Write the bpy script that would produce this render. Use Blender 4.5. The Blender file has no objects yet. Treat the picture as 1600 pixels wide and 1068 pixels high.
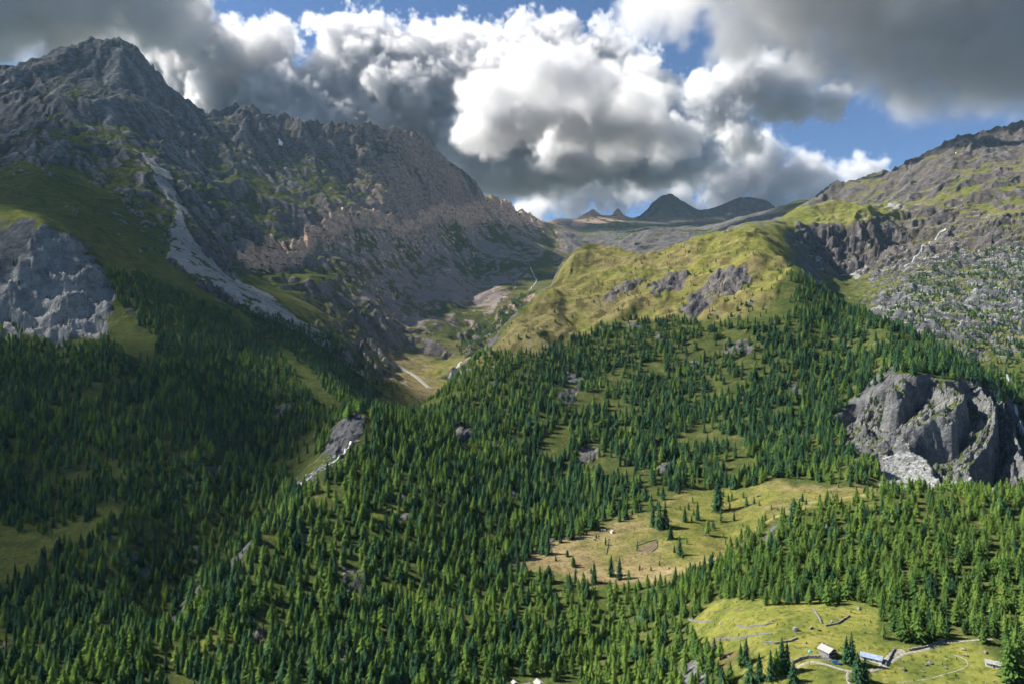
import bpy, bmesh, math, random
import numpy as np

# ------------------------------------------------------------------ camera, sky, sun, exposure
scene = bpy.context.scene
COL = scene.collection
F, CX, CY = 1067.0, 800.0, 534.0          # 24 mm lens on a 1600 x 1068 frame

cam_data = bpy.data.cameras.new('camera')
cam_data.sensor_width = 36.0
cam_data.lens = 24.0
cam_data.clip_start = 1.0
cam_data.clip_end = 120000.0
camera = bpy.data.objects.new('camera', cam_data)
camera.rotation_euler = (math.radians(90), 0, 0)
COL.objects.link(camera)
scene.camera = camera

SUN_FROM = np.array([-0.93, 0.28])        # compass direction the light comes from (left, a little ahead)
SUN_FROM = SUN_FROM / np.linalg.norm(SUN_FROM)
SUN_EL = math.radians(42)
sun_data = bpy.data.lights.new('sun', 'SUN')
sun_data.energy = 5.0
sun_data.angle = math.radians(0.53)
sun_data.color = (1.0, 0.94, 0.84)
sun = bpy.data.objects.new('sun', sun_data)
az = math.atan2(SUN_FROM[0], SUN_FROM[1])  # clockwise from +Y
sun.rotation_euler = (math.radians(90) - SUN_EL, 0, math.pi - az)
COL.objects.link(sun)

world = bpy.data.worlds.new('World')
scene.world = world
world.use_nodes = True
wn = world.node_tree.nodes
wl = world.node_tree.links
wn.clear()
w_out = wn.new('ShaderNodeOutputWorld')
w_bg = wn.new('ShaderNodeBackground')
w_sky = wn.new('ShaderNodeTexSky')
w_sky.sky_type = 'NISHITA'
w_sky.sun_disc = False
w_sky.sun_elevation = SUN_EL
w_sky.sun_rotation = az
w_sky.altitude = 3000
w_sky.air_density = 1.0
w_sky.dust_density = 0.0
w_sky.ozone_density = 5.0
w_bg.inputs['Strength'].default_value = 0.052
wl.new(w_sky.outputs[0], w_bg.inputs['Color'])
wl.new(w_bg.outputs[0], w_out.inputs['Surface'])

scene.view_settings.view_transform = 'Standard'
scene.view_settings.look = 'None'
scene.view_settings.gamma = 1.0
scene.view_settings.exposure = 1.42
scene.view_settings.use_curve_mapping = False
scene.cycles.max_bounces = 4
scene.cycles.diffuse_bounces = 2
scene.cycles.transparent_max_bounces = 6
scene.cycles.use_denoising = True

rng = np.random.default_rng(7)
random.seed(7)

# ------------------------------------------------------------------ numeric helpers
_hr = np.random.default_rng(1234)
_PERM = _hr.permutation(4096).astype(np.int32)
_RAND = _hr.random(4096).astype(np.float32)
_ang = _RAND * np.float32(2 * np.pi)
_GX = np.cos(_ang); _GY = np.sin(_ang)

def hidx(ix, iy, seed):
    return _PERM[(_PERM[(ix + (seed * 131 & 4095)) & 4095] + iy) & 4095]
def hash2(ix, iy, seed):
    return _RAND[hidx(ix.astype(np.int32), iy.astype(np.int32), seed)]

def gnoise(x, y, seed=0):
    """2-D gradient noise, about -1..1"""
    x = np.asarray(x); y = np.asarray(y)
    flx = np.floor(x); fly = np.floor(y)
    ix = flx.astype(np.int32); iy = fly.astype(np.int32)
    fx = (x - flx).astype(np.float32); fy = (y - fly).astype(np.float32)
    ux = fx * fx * fx * (fx * (fx * 6 - 15) + 10)
    uy = fy * fy * fy * (fy * (fy * 6 - 15) + 10)
    s_ = seed * 131 & 4095
    r0 = _PERM[(ix + s_) & 4095]; r1 = _PERM[(ix + 1 + s_) & 4095]
    def corner(r, dx, dy):
        h = _PERM[(r + iy + dy) & 4095]
        return _GX[h] * (fx - dx) + _GY[h] * (fy - dy)
    a = corner(r0, 0, 0); b = corner(r1, 1, 0); c = corner(r0, 0, 1); d = corner(r1, 1, 1)
    a += (b - a) * ux; c += (d - c) * ux
    return 1.5 * (a + (c - a) * uy)

def fbm(x, y, wl_, octaves=5, seed=0, gain=0.5, lac=2.03):
    s = np.zeros(np.shape(x), np.float32); a = 1.0; f = 1.0 / wl_; n = 0
    for i in range(octaves):
        s += a * gnoise(x * f + 17.3 * i, y * f - 9.1 * i, seed + i)
        n += a; a *= gain; f *= lac
    return s / n

def ridged(x, y, wl_, octaves=5, seed=0, gain=0.55):
    s = np.zeros(np.shape(x), np.float32); a = 1.0; f = 1.0 / wl_; n = 0; w = 1.0
    for i in range(octaves):
        r = 1 - np.abs(gnoise(x * f + 5.7 * i, y * f + 3.3 * i, seed + i))
        r = r * r * w
        w = np.clip(r * 1.6, 0, 1)
        s += a * r; n += a; a *= gain; f *= 2.07
    return s / n

def on(mask, fn, *args, **kw):
    """evaluate fn(x, y, ...) only where the mask counts"""
    out = np.zeros(Xg.shape, np.float32); k = mask > .003
    if k.any(): out[k] = fn(Xg[k], Yg[k], *args, **kw)
    return out

def smooth(e0, e1, x):
    t = np.clip((x - e0) / (e1 - e0), 0, 1)
    return t * t * (3 - 2 * t)

def inpoly(px, py, pts):
    r = np.zeros(px.shape, bool)
    n = len(pts)
    for i in range(n):
        x0, y0 = pts[i]; x1, y1 = pts[(i + 1) % n]
        if y0 == y1: continue
        c = ((y0 > py) != (y1 > py)) & (px < (x1 - x0) * (py - y0) / (y1 - y0) + x0)
        r ^= c
    return r

def polydist(px, py, pts, closed=False):
    """distance to a polyline"""
    d = np.full(px.shape, 1e9)
    n = len(pts)
    for i in range(n if closed else n - 1):
        x0, y0 = pts[i][:2]; x1, y1 = pts[(i + 1) % n][:2]
        dx, dy = x1 - x0, y1 - y0
        t = np.clip(((px - x0) * dx + (py - y0) * dy) / (dx * dx + dy * dy + 1e-9), 0, 1)
        d = np.minimum(d, np.hypot(px - x0 - t * dx, py - y0 - t * dy))
    return d

# ------------------------------------------------------------------ relief survey: compass column -> (height angle row, distance in m)
PROFILES = {
 -330: [(2200,130),(1500,200),(1068,320),(950,400),(850,500),(700,640),(560,800),(450,980),(350,1150),(300,1300),(240,1700),(190,2200),(160,2600),(300,3300),(430,9000)],
 -200: [(2200,130),(1500,200),(1068,320),(950,400),(850,500),(700,640),(560,800),(450,980),(350,1100),(310,1250),(240,1700),(170,2200),(135,2600),(300,3300),(430,9000)],
 -60:  [(2200,130),(1500,200),(1068,320),(950,400),(865,490),(800,560),(690,650),(580,790),(490,970),(400,1080),(335,1160),(320,1300),(245,1800),(170,2300),(118,2600),(260,3200),(430,9000)],
 0:    [(2200,130),(1500,200),(1068,320),(950,400),(875,480),(840,520),(780,580),(690,660),(600,780),(525,950),(470,1030),(400,1070),(350,1130),(328,1190),(318,1350),(250,1800),(180,2250),(105,2620),(260,3250),(430,9000)],
 60:   [(1068,320),(950,400),(870,485),(830,530),(780,585),(700,660),(600,790),(525,960),(480,1030),(400,1070),(350,1110),(332,1150),(340,1260),(300,1480),(220,1950),(150,2350),(92,2640),(240,3250)],
 115:  [(1400,215),(1068,320),(950,400),(860,490),(780,580),(700,660),(600,790),(530,950),(490,1020),(420,1070),(370,1120),(365,1200),(330,1400),(260,1800),(180,2200),(120,2500),(80,2680),(230,3300)],
 150:  [(1068,318),(950,400),(850,485),(760,590),(660,715),(570,850),(500,1010),(430,1090),(392,1180),(350,1380),(270,1800),(180,2300),(110,2620),(66,2740),(230,3350)],
 190:  [(1068,320),(950,400),(850,480),(750,590),(650,720),(560,850),(480,1030),(415,1200),(350,1430),(280,1780),(200,2230),(120,2600),(56,2800),(240,3500)],
 215:  [(480,1040),(350,1480),(230,2100),(130,2620),(70,2810),(250,3500)],
 250:  [(1068,325),(985,378),(1004,412),(930,458),(840,525),(740,625),(640,750),(550,900),(480,1060),(415,1280),(340,1620),(270,2000),(195,2450),(112,2820),(280,3500),(430,9000)],
 290:  [(480,1080),(420,1320),(350,1640),(290,2000),(220,2500),(155,2900),(320,3600)],
 320:  [(1400,220),(1068,325),(950,400),(902,438),(925,478),(862,532),(780,600),(680,705),(585,845),(505,1050),(445,1270),(390,1550),(310,2000),(245,2500),(182,2960),(330,3700)],
 360:  [(445,1380),(415,1650),(375,1850),(300,2250),(240,2650),(180,3010),(330,3700)],
 385:  [(171,3030)],
 400:  [(1068,320),(1000,370),(900,435),(836,490),(860,540),(800,618),(715,735),(628,860),(545,1050),(485,1300),(440,1600),(418,1860),(372,1960),(300,2350),(240,2700),(180,3050),(320,3750),(430,9000)],
 450:  [(1068,325),(980,385),(870,470),(792,545),(802,590),(755,655),(685,765),(612,890),(550,1050),(500,1300),(455,1650),(415,2000),(365,2120),(290,2550),(230,2900),(187,3110),(320,3800)],
 500:  [(1400,220),(1068,330),(960,400),(860,480),(780,560),(738,605),(690,720),(640,820),(580,1000),(545,1200),(500,1480),(440,1900),(398,2200),(345,2310),(285,2700),(235,3000),(198,3150),(330,3850)],
 560:  [(1068,335),(950,410),(850,490),(760,580),(705,650),(650,700),(640,800),(625,960),(600,1130),(555,1400),(520,1620),(480,1900),(420,2250),(372,2480),(338,2560),(280,2900),(232,3150),(199,3260),(330,3900)],
 620:  [(1068,340),(950,420),(850,500),(760,590),(700,680),(655,790),(648,850),(675,1000),(635,1200),(592,1450),(562,1720),(520,2050),(470,2300),(410,2550),(362,2740),(330,2800),(275,3050),(204,3350),(340,4000),(430,9000)],
 660:  [(648,920),(630,970),(648,1200),(608,1450),(580,1700),(540,2000),(490,2350),(420,2700),(365,2930),(322,3000),(270,3250),(208,3420),(350,4100)],
 700:  [(1400,225),(1068,345),(950,430),(850,520),(760,620),(690,740),(645,860),(612,980),(655,1250),(606,1550),(572,1780),(548,1980),(515,2200),(470,2500),(420,2800),(370,3080),(330,3250),(305,3320),(253,3520),(370,4200)],
 740:  [(655,870),(562,1050),(610,1350),(565,1850),(528,2200),(480,2600),(420,3000),(360,3400),(325,3560),(283,3720),(390,4500)],
 780:  [(1068,350),(950,440),(870,525),(800,600),(740,700),(680,810),(620,920),(560,1020),(520,1100),(590,1400),(545,1850),(512,2250),(492,2420),(450,2750),(410,3050),(370,3450),(352,3750),(335,3850),(311,4000),(400,4700)],
 815:  [(480,1180),(560,1500),(490,2400),(440,2850),(390,3350),(362,3900),(330,4350),(410,5200)],
 850:  [(1068,350),(950,440),(895,490),(855,540),(790,640),(720,760),(640,880),(560,1000),(500,1120),(445,1290),(520,1650),(465,2400),(425,2950),(395,3450),(370,4050),(354,4800),(347,5250),(400,6200),(430,9000)],
 875:  [(520,1090),(480,1180),(440,1310),(415,1480),(404,1560),(455,1850)],
 900:  [(1400,225),(1068,350),(950,430),(905,470),(850,535),(800,620),(740,720),(660,850),(580,980),(520,1100),(470,1220),(430,1420),(391,1680),(450,2100),(415,3000),(376,4300),(356,5000),(344,5700),(400,6600)],
 925:  [(334,5950)], 948: [(343,5950)], 965: [(331,6000)], 985: [(344,6050)],
 950:  [(1000,395),(905,465),(855,525),(810,590),(520,1080),(460,1230),(415,1430),(389,1620),(430,2000)],
 1000: [(1068,340),(980,385),(915,445),(855,520),(800,590),(740,700),(660,830),(580,960),(520,1060),(480,1150),(440,1280),(404,1430),(440,1750),(395,2300),(376,2500),(400,3100),(356,4600),(345,5800),(400,7000)],
 1045: [(372,2450),(362,2620),(400,3200),(352,5000),(318,6200),(400,7200)],
 1100: [(1400,205),(1068,284),(1000,324),(945,364),(890,427),(850,510),(800,580),(760,650),(700,740),(640,840),(580,930),(520,1020),(480,1100),(440,1200),(400,1330),(374,1470),(420,1800),(372,2500),(390,3200),(355,4500),(331,5800),(400,7000)],
 1150: [(1068,270),(1000,300),(970,314),(940,338),(900,388),(850,442),(868,490),(815,555),(770,620),(700,710),(640,810),(580,900),(520,990),(470,1080),(420,1190),(382,1320),(364,1500),(358,1800),(374,2250),(395,3000),(340,5300),(320,5700),(400,6900)],
 1200: [(1068,258),(1000,283),(950,312),(930,335),(900,362),(850,405),(812,445),(828,500),(790,548),(765,590),(740,625),(700,700),(640,790),(580,880),(520,960),(470,1050),(420,1150),(383,1260),(378,1420),(362,1720),(352,2050),(345,2350),(400,3000),(350,4800),(322,5500),(400,7000)],
 1250: [(1068,252),(1000,278),(950,308),(930,330),(880,372),(790,455),(808,510),(775,555),(750,600),(700,690),(640,780),(580,865),(520,940),(460,1040),(415,1130),(428,1330),(396,1640),(360,1900),(345,2250),(320,2420),(370,2900),(318,4000),(400,5200)],
 1300: [(1400,180),(1068,248),(1000,275),(950,303),(930,325),(880,362),(830,402),(778,455),(792,510),(772,545),(750,585),(720,640),(660,740),(600,830),(540,910),(490,990),(460,1060),(520,1300),(448,1600),(428,1800),(408,1930),(362,2010),(340,2250),(309,2460),(350,2800),(294,3400),(400,4600)],
 1350: [(772,450),(790,510),(768,550),(735,590),(690,640),(640,720),(580,810),(520,900),(485,970),(530,1200),(455,1550),(430,1780),(412,1900),(360,1990),(335,2250),(318,2450),(330,2750),(283,3300),(400,4400)],
 1400: [(1068,246),(1010,268),(965,288),(900,335),(840,380),(772,435),(790,500),(770,560),(725,605),(680,635),(640,655),(600,685),(575,740),(535,830),(508,900),(545,1080),(490,1250),(450,1500),(415,1780),(385,1960),(360,2150),(338,2350),(318,2550),(300,2850),(272,3200),(380,4300)],
 1450: [(768,438),(785,500),(765,555),(715,600),(640,645),(598,690),(570,760),(532,860),(570,1000),(505,1200),(460,1420),(410,1720),(370,2000),(335,2300),(300,2650),(240,3200),(370,4300)],
 1500: [(1400,175),(1068,243),(1020,260),(985,277),(930,312),(860,358),(790,415),(766,442),(785,495),(762,545),(700,600),(640,640),(600,690),(578,760),(556,830),(590,960),(525,1150),(475,1350),(425,1600),(380,1850),(340,2100),(300,2450),(260,2850),(222,3250),(360,4300)],
 1550: [(1068,241),(1000,266),(770,440),(785,495),(755,560),(690,610),(640,650),(610,710),(590,800),(605,930),(545,1090),(480,1320),(370,1800),(300,2300),(240,2900),(215,3300),(350,4300)],
 1600: [(1068,240),(1035,252),(990,272),(930,308),(860,355),(790,410),(768,440),(780,500),(745,560),(700,620),(665,690),(650,760),(615,900),(560,1050),(500,1250),(430,1500),(360,1800),(300,2200),(245,2750),(194,3350),(330,4300),(430,9000)],
 1700: [(1400,175),(1068,240),(1000,268),(900,330),(800,405),(770,460),(720,600),(650,750),(580,930),(500,1200),(400,1600),(300,2150),(210,2900),(170,3350),(330,4400)],
 1850: [(2000,120),(1068,240),(1000,270),(900,330),(800,410),(760,470),(700,600),(640,750),(560,950),(480,1200),(380,1600),(280,2200),(190,3000),(150,3400),(330,4400),(430,9000)],
 400.5:  [(2200,130)], 800.5: [(2200,130),(1500,205)], 1200.5: [(2000,125),(1400,190)], 1000.5: [(430,9000)], 1300.5: [(430,9000)],
}
cp = np.array([((p - CX) / F, math.log(Y), (CY - y) / F) for p, L in PROFILES.items() for (y, Y) in L])

KU = 1.7
def kern(r): return r ** 1.5
P_ = np.c_[cp[:, 0] * KU, cp[:, 1]]
n_ = len(P_)
D_ = np.hypot(P_[:, None, 0] - P_[None, :, 0], P_[:, None, 1] - P_[None, :, 1])
A_ = np.zeros((n_ + 3, n_ + 3))
A_[:n_, :n_] = kern(D_) - np.eye(n_) * 0.0006
A_[:n_, n_] = 1; A_[:n_, n_ + 1:] = P_
A_[n_, :n_] = 1; A_[n_ + 1:, :n_] = P_.T
W_ = np.linalg.solve(A_, np.r_[cp[:, 2], np.zeros(3)])

def rbf(u, v):
    sh = u.shape; u = u.ravel() * KU; v = v.ravel(); out = np.empty(u.size)
    for i in range(0, u.size, 8000):
        d = np.hypot(u[i:i + 8000, None] - P_[None, :, 0], v[i:i + 8000, None] - P_[None, :, 1])
        out[i:i + 8000] = kern(d) @ W_[:n_] + W_[n_] + u[i:i + 8000] * W_[n_ + 1] + v[i:i + 8000] * W_[n_ + 2]
    return out.reshape(sh)

# grid: columns by bearing, rows by distance, finer where cliffs stand
NU = 960
us = np.linspace(-0.96, 0.96, NU)
segs = [(70, 220, .016), (220, 420, .008), (420, 540, .006), (540, 780, .0027), (780, 1500, .0048), (1500, 4300, .0027), (4300, 6400, .0045), (6400, 9000, .02)]
ys = []
for a, b, st in segs:
    k = max(2, int(round(math.log(b / a) / st)))
    ys += list(np.exp(np.linspace(math.log(a), math.log(b), k, endpoint=False)))
ys = np.array(ys + [9000.0])
NV = len(ys)
# coarse solve, then bilinear/cubic lift to the fine grid
cu = np.linspace(-0.96, 0.96, 220); cv = np.linspace(math.log(70), math.log(9000), 280)
CU, CV = np.meshgrid(cu, cv)
Tc = rbf(CU, CV)
def cubic1(src, xs, x, axis):
    i = np.clip(((x - xs[0]) / (xs[1] - xs[0])), 0, len(xs) - 1.0001)
    k = np.floor(i).astype(int); f = i - k
    g = lambda j: np.take(src, np.clip(j, 0, len(xs) - 1), axis=axis)
    sh = [1, 1]; sh[axis] = -1; f = f.reshape(sh)
    p0, p1, p2, p3 = g(k - 1), g(k), g(k + 1), g(k + 2)
    return p1 + 0.5 * f * (p2 - p0 + f * (2 * p0 - 5 * p1 + 4 * p2 - p3 + f * (3 * (p1 - p2) + p3 - p0)))
T = cubic1(cubic1(Tc, cv, np.log(ys), 0), cu, us, 1)      # NV x NU
Yg = np.repeat(ys[:, None], NU, 1).astype(np.float32)
Xg = (us[None, :] * Yg).astype(np.float32)
Z0 = (T * Yg).astype(np.float32)

def grad(Z):
    zu = np.gradient(Z, us, axis=1)
    zv = np.gradient(Z, axis=0) / np.gradient(ys)[:, None]
    return (zu / Yg).astype(np.float32), (zv - zu * us[None, :] / Yg).astype(np.float32)

def proj(X, Y, Z):
    return CX + F * X / Y, CY - F * Z / Y

# ------------------------------------------------------------------ zones of the relief
PX0, PY0 = proj(Xg, Yg, Z0)
wl0 = 90.0
wob1 = fbm(Xg / Yg * 900, np.log(Yg) * 500, wl0, 4, 31); wob2 = fbm(Xg / Yg * 900, np.log(Yg) * 500, wl0, 4, 47)
wob3 = fbm(Xg / Yg * 900, np.log(Yg) * 500, 22.0, 3, 32); wob4 = fbm(Xg / Yg * 900, np.log(Yg) * 500, 22.0, 3, 48)
QX = PX0 + wob1 * 20 + wob3 * 9; QY = PY0 + wob2 * 15 + wob4 * 7

def blur(m, k=2):
    m = m.astype(np.float64)
    for _ in range(k):
        p = np.pad(m, 1, mode='edge')
        m = (p[:-2, 1:-1] + p[2:, 1:-1] + p[1:-1, :-2] + p[1:-1, 2:] + 2 * p[1:-1, 1:-1]) / 6
    return m

def zone(pts, y0=0, y1=1e9, k=3):
    return blur(inpoly(QX, QY, pts) & (Yg > y0) & (Yg < y1), k)

Z_left_mt = smooth(1130, 1350, Yg) * smooth(6, -6, (PX0 - 870) / 20)
Z_far = smooth(4300, 4900, Yg)
Z_right_mt = smooth(1500, 1900, Yg) * smooth(1190, 1300, PX0)
Z_right_slope = smooth(960, 1150, Yg) * (1 - smooth(1800, 2200, Yg)) * smooth(1310, 1380, PX0)
Z_crag = zone([(1305, 655), (1345, 625), (1380, 590), (1450, 583), (1535, 600), (1580, 640), (1640, 700), (1640, 760), (1500, 765), (1390, 770), (1370, 715), (1325, 700)], 540, 800, 5)
Z_talus = zone([(1372, 700), (1420, 690), (1450, 720), (1475, 750), (1560, 750), (1600, 790), (1380, 800)], 500, 640, 4)
Z_lcliff = zone([(-60, 435), (10, 425), (35, 395), (50, 365), (75, 352), (118, 378), (160, 420), (172, 460), (160, 500), (168, 535), (120, 530), (90, 548), (40, 520), (-60, 530)], 930, 1180, 9)
Z_gcliff = zone([(505, 700), (520, 672), (560, 655), (580, 665), (566, 690), (530, 722)], 590, 720, 3)
Z_meadow_low = zone([(1035, 950), (1130, 930), (1230, 940), (1345, 930), (1372, 950), (1370, 1000), (1430, 1012), (1480, 998), (1520, 1000), (1560, 1025), (1580, 1100), (1180, 1100), (1130, 1040), (1080, 1000)], 200, 360)
Z_meadow_mid = zone([(795, 880), (862, 845), (905, 835), (960, 805), (1010, 795), (1060, 770), (1090, 752), (1170, 760), (1200, 748), (1300, 752), (1375, 755), (1375, 778), (1290, 792), (1230, 812), (1160, 850), (1100, 885), (1040, 905), (960, 915), (890, 905)], 440, 640)
Z_clear_left = zone([(-60, 800), (20, 820), (110, 800), (180, 785), (190, 800), (120, 850), (40, 900), (-60, 920)], 420, 600)
Z_top = zone([(735, 575), (800, 500), (850, 440), (880, 395), (950, 380), (1010, 395), (1100, 365), (1200, 362), (1235, 400), (1215, 470), (1160, 490), (1060, 500), (960, 505), (880, 545), (830, 555), (780, 560)], 850, 2000, 10)
Z_valley = zone([(575, 640), (590, 600), (570, 565), (600, 545), (660, 555), (720, 560), (745, 590), (700, 625), (640, 660)], 1150, 2050)
Z_yellow = zone([(600, 548), (640, 553), (700, 566), (730, 572), (715, 590), (690, 604), (650, 578)], 1400, 1950)
Z_redcliff = zone([(345, 405), (400, 376), (470, 360), (520, 338), (600, 326), (640, 338), (690, 312), (760, 312), (835, 340), (850, 356), (740, 347), (690, 340), (640, 366), (560, 362), (500, 378), (450, 402), (420, 430), (370, 440)], 1800, 4600, 2)
Z_scree_fan = zone([(215, 225), (250, 250), (285, 330), (310, 372), (352, 415), (430, 462), (490, 505), (540, 560), (600, 575), (668, 606), (640, 590), (560, 560), (470, 510), (400, 472), (300, 425), (266, 390), (272, 330), (235, 270)], 1180, 2600, 2)
Z_scree2 = np.maximum.reduce([
    zone([(540, 372), (600, 368), (640, 430), (660, 480), (600, 440)], 1800, 3300, 3),
    zone([(660, 352), (740, 350), (830, 362), (850, 375), (790, 372), (720, 420), (690, 390)], 2600, 4700, 3),
    zone([(640, 450), (720, 420), (800, 430), (790, 460), (740, 500), (690, 530), (640, 500)], 1900, 3200, 3) * 0.8])
Z_fans = zone([(500, 385), (545, 366), (640, 368), (700, 345), (760, 350), (850, 362), (850, 385), (800, 450), (770, 500), (735, 520), (640, 520), (560, 470)], 1750, 4500, 6)
Z_dome = zone([(1120, 378), (1160, 352), (1200, 338), (1230, 325), (1290, 300), (1345, 305), (1400, 315), (1425, 340), (1350, 352), (1300, 350), (1262, 352), (1235, 380), (1180, 385)], 1450, 2750, 8)
Z_pale = zone([(150, 340), (172, 348), (215, 372), (240, 395), (180, 372)], 1200, 1700, 2)
Z_cirque = zone([(1240, 350), (1300, 358), (1345, 350), (1420, 372), (1432, 398), (1400, 412), (1350, 420), (1290, 410), (1250, 385)], 1750, 2250, 3)
Z_rockband = np.maximum.reduce([
    zone([(1060, 480), (1075, 455), (1115, 430), (1165, 415), (1180, 430), (1140, 462), (1085, 490)], 950, 1400, 2),
    zone([(945, 470), (965, 445), (1010, 435), (1000, 455), (960, 478)], 1000, 1500, 2),
    zone([(1010, 455), (1040, 435), (1085, 422), (1070, 440), (1030, 462)], 1000, 1500, 2),
    zone([(895, 605), (905, 598), (900, 625), (870, 630), (865, 612)], 780, 1000, 1),
    zone([(705, 668), (725, 655), (735, 680), (715, 690)], 640, 900, 1),
    zone([(905, 700), (930, 690), (935, 720), (905, 725)], 640, 860, 1),
    zone([(1120, 545), (1170, 530), (1200, 545), (1150, 560)], 800, 1100, 1) * .8,
    zone([(1370, 570), (1395, 560), (1420, 575), (1385, 580)], 640, 900, 1),
    zone([(535, 885), (560, 880), (575, 925), (530, 930)], 400, 520, 1),
    zone([(395, 965), (415, 965), (418, 1015), (398, 1010)], 340, 440, 1)])

# ------------------------------------------------------------------ erosion and rock relief
ZZ = Z0.copy()
Z_mid = smooth(1600, 2000, Yg) * smooth(840, 900, PX0) * (1 - smooth(1190, 1260, PX0)) * (1 - Z_far)
mt = np.clip(Z_left_mt + Z_right_mt + Z_far + .75 * Z_mid, 0, 1)
hill = np.clip(smooth(420, 700, Yg) - mt, 0, 1)
gx, gy = grad(Z0)
slope0 = np.hypot(gx, gy)

def gully(x, y, dx, dy, wl_, seed):
    """stripes that run down the slope, wandering from cell to cell"""
    fx = x / wl_; fy = y / wl_
    ix = np.floor(fx); iy = np.floor(fy)
    s = np.zeros_like(x); ws = np.zeros_like(x) + 1e-6
    for a in (-1, 0, 1):
        for b in (-1, 0, 1):
            cx = ix + a + hash2(ix + a, iy + b, seed); cy = iy + b + hash2(ix + a, iy + b, seed + 9)
            vx = fx - cx; vy = fy - cy
            w = np.clip(1 - (vx * vx + vy * vy) / 2.0, 0, 1) ** 2
            s += w * np.cos(2 * np.pi * 0.95 * (-vx * dy + vy * dx))
            ws += w
    return s / ws

def blocks(x, y, wl_, seed, tilt=1.0):
    """angular broken blocks: every cell is a tilted facet of its own height"""
    fx = x / wl_; fy = y / wl_
    ix = np.floor(fx); iy = np.floor(fy)
    best = np.full(np.shape(x), 9.0, np.float32); out = np.zeros(np.shape(x), np.float32)
    for a in (-1, 0, 1):
        for b in (-1, 0, 1):
            jx = ix + a; jy = iy + b
            vx = fx - jx - hash2(jx, jy, seed); vy = fy - jy - hash2(jx, jy, seed + 1)
            d = vx * vx + vy * vy
            k = d < best
            val = hash2(jx, jy, seed + 2) * 2 - 1 + tilt * (vx * (hash2(jx, jy, seed + 3) - .5) + vy * (hash2(jx, jy, seed + 4) - .5)) * 3
            out = np.where(k, val, out); best = np.where(k, d, best)
    return out.astype(np.float32)

# broad spurs
ZZ += mt * (on(mt, fbm, 900, 3, 3) * 30 + (on(mt, ridged, 620, 4, 11) - .45) * 62 * smooth(1300, 2200, Yg) * (1 - Z_far * .75))
ZZ += hill * on(hill, fbm, 230, 5, 5) * 9 + Z_top * ((on(Z_top, ridged, 120, 4, 9) - .45) * 19 + on(Z_top, fbm, 40, 3, 10) * 3.0) + Z_right_slope * on(Z_right_slope, fbm, 120, 5, 8) * 10
ZZ += (1 - mt) * on(1 - mt, fbm, 60, 4, 6) * np.clip(Yg / 500, .3, 1.6) * 2.2
STREAK = np.zeros(Xg.shape, np.float32)
for k, (wl_, amp) in enumerate([(420, 24.0), (210, 13.0), (105, 7.0), (52, 4.2), (26, 2.4)]):
    gx, gy = grad(blur(ZZ, 5) if k == 0 else blur(ZZ, 2))
    m = np.hypot(gx, gy) + 1e-6
    wgt = mt * smooth(.2, .75, m) * (1 - .5 * Z_fans) * (1 - .65 * Z_scree_fan) * (1 - .5 * Z_scree2) * (1 - .55 * Z_far)
    wgt = wgt + (.35 * Z_right_slope + .22 * Z_top if wl_ < 150 else 0)
    st = on(wgt, lambda x, y: gully(x + 30 * gnoise(x / 170, y / 170, 601) + 12 * gnoise(x / 60, y / 60, 603), y + 30 * gnoise(x / 170, y / 170, 602) + 12 * gnoise(x / 60, y / 60, 604), (gx / m)[wgt > .003], (gy / m)[wgt > .003], wl_, 100 + k))
    ZZ += wgt * amp * (st - .1)
    if k >= 1: STREAK += np.clip(wgt, 0, 1) * st * (0, .30, .32, .26, .2)[k]

def strata(z, h, sharp=.6):
    q = z / h; f = q - np.floor(q)
    return (np.floor(q) + smooth(sharp, 1.0, f)) * h - z
warp = on(mt, fbm, 260, 4, 61)
rk = mt * (1 - .85 * Z_dome) * smooth(.35, .9, slope0) * (1 - Z_scree_fan) * (1 - .7 * Z_scree2) * (1 - Z_far)
patch = smooth(-.25, .35, on(mt, fbm, 420, 3, 65))
ZZ += rk * patch * (strata(ZZ + warp * 60 + Xg * .10, 48, .72) * .42 + strata(ZZ + warp * 40, 17, .6) * .3)
ZZ += (.4 * Z_right_mt + .8 * Z_left_mt) * rk * ((on(rk, ridged, 44, 3, 71) - .4) * 6 + (on(rk, ridged, 130, 3, 72) - .4) * 11) * (1 - .7 * Z_redcliff)
ZZ += rk * (1 - .6 * Z_redcliff) * (1 - .8 * Z_fans) * (on(rk, blocks, 85, 701) * 8 + on(rk, blocks, 34, 711) * 3.4 + on(rk, blocks, 15, 721) * 1.3)
ZZ += Z_right_mt * rk * (strata(ZZ + warp * 40 - Xg * .35, 24, .74) * .7 + strata(ZZ + warp * 30 - Xg * .3, 9, .66) * .5)
# red cliff: a clear step with flutes
ZZ += Z_redcliff * ((on(Z_redcliff, lambda x, y: ridged(x, y * .35, 60, 4, 75)) - .4) * 12 + 12 + strata(ZZ + on(Z_redcliff, fbm, 120, 3, 76) * 14, 22, .72) * .85)
# cirque cliffs
ZZ += Z_cirque * ((on(Z_cirque, lambda x, y: ridged(x, y * .5, 60, 4, 77)) - .35) * 13 + (on(Z_cirque, lambda x, y: ridged(x, y * .5, 24, 3, 78)) - .35) * 5 + on(Z_cirque, blocks, 40, 821) * 7 + on(Z_cirque, blocks, 17, 831) * 3 + strata(ZZ + on(Z_cirque, fbm, 50, 3, 79) * 10, 16, .68) * .8)
# slabs and blocks of the right slope
rs = Z_right_slope + .35 * Z_right_mt
ZZ += rs * (strata(ZZ + on(rs, fbm, 60, 4, 81) * 14 + Xg * .3, 9, .5) * .5 + on(rs, blocks, 34, 781) * 2.5 + on(rs, blocks, 13, 791) * 1.6)
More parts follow.
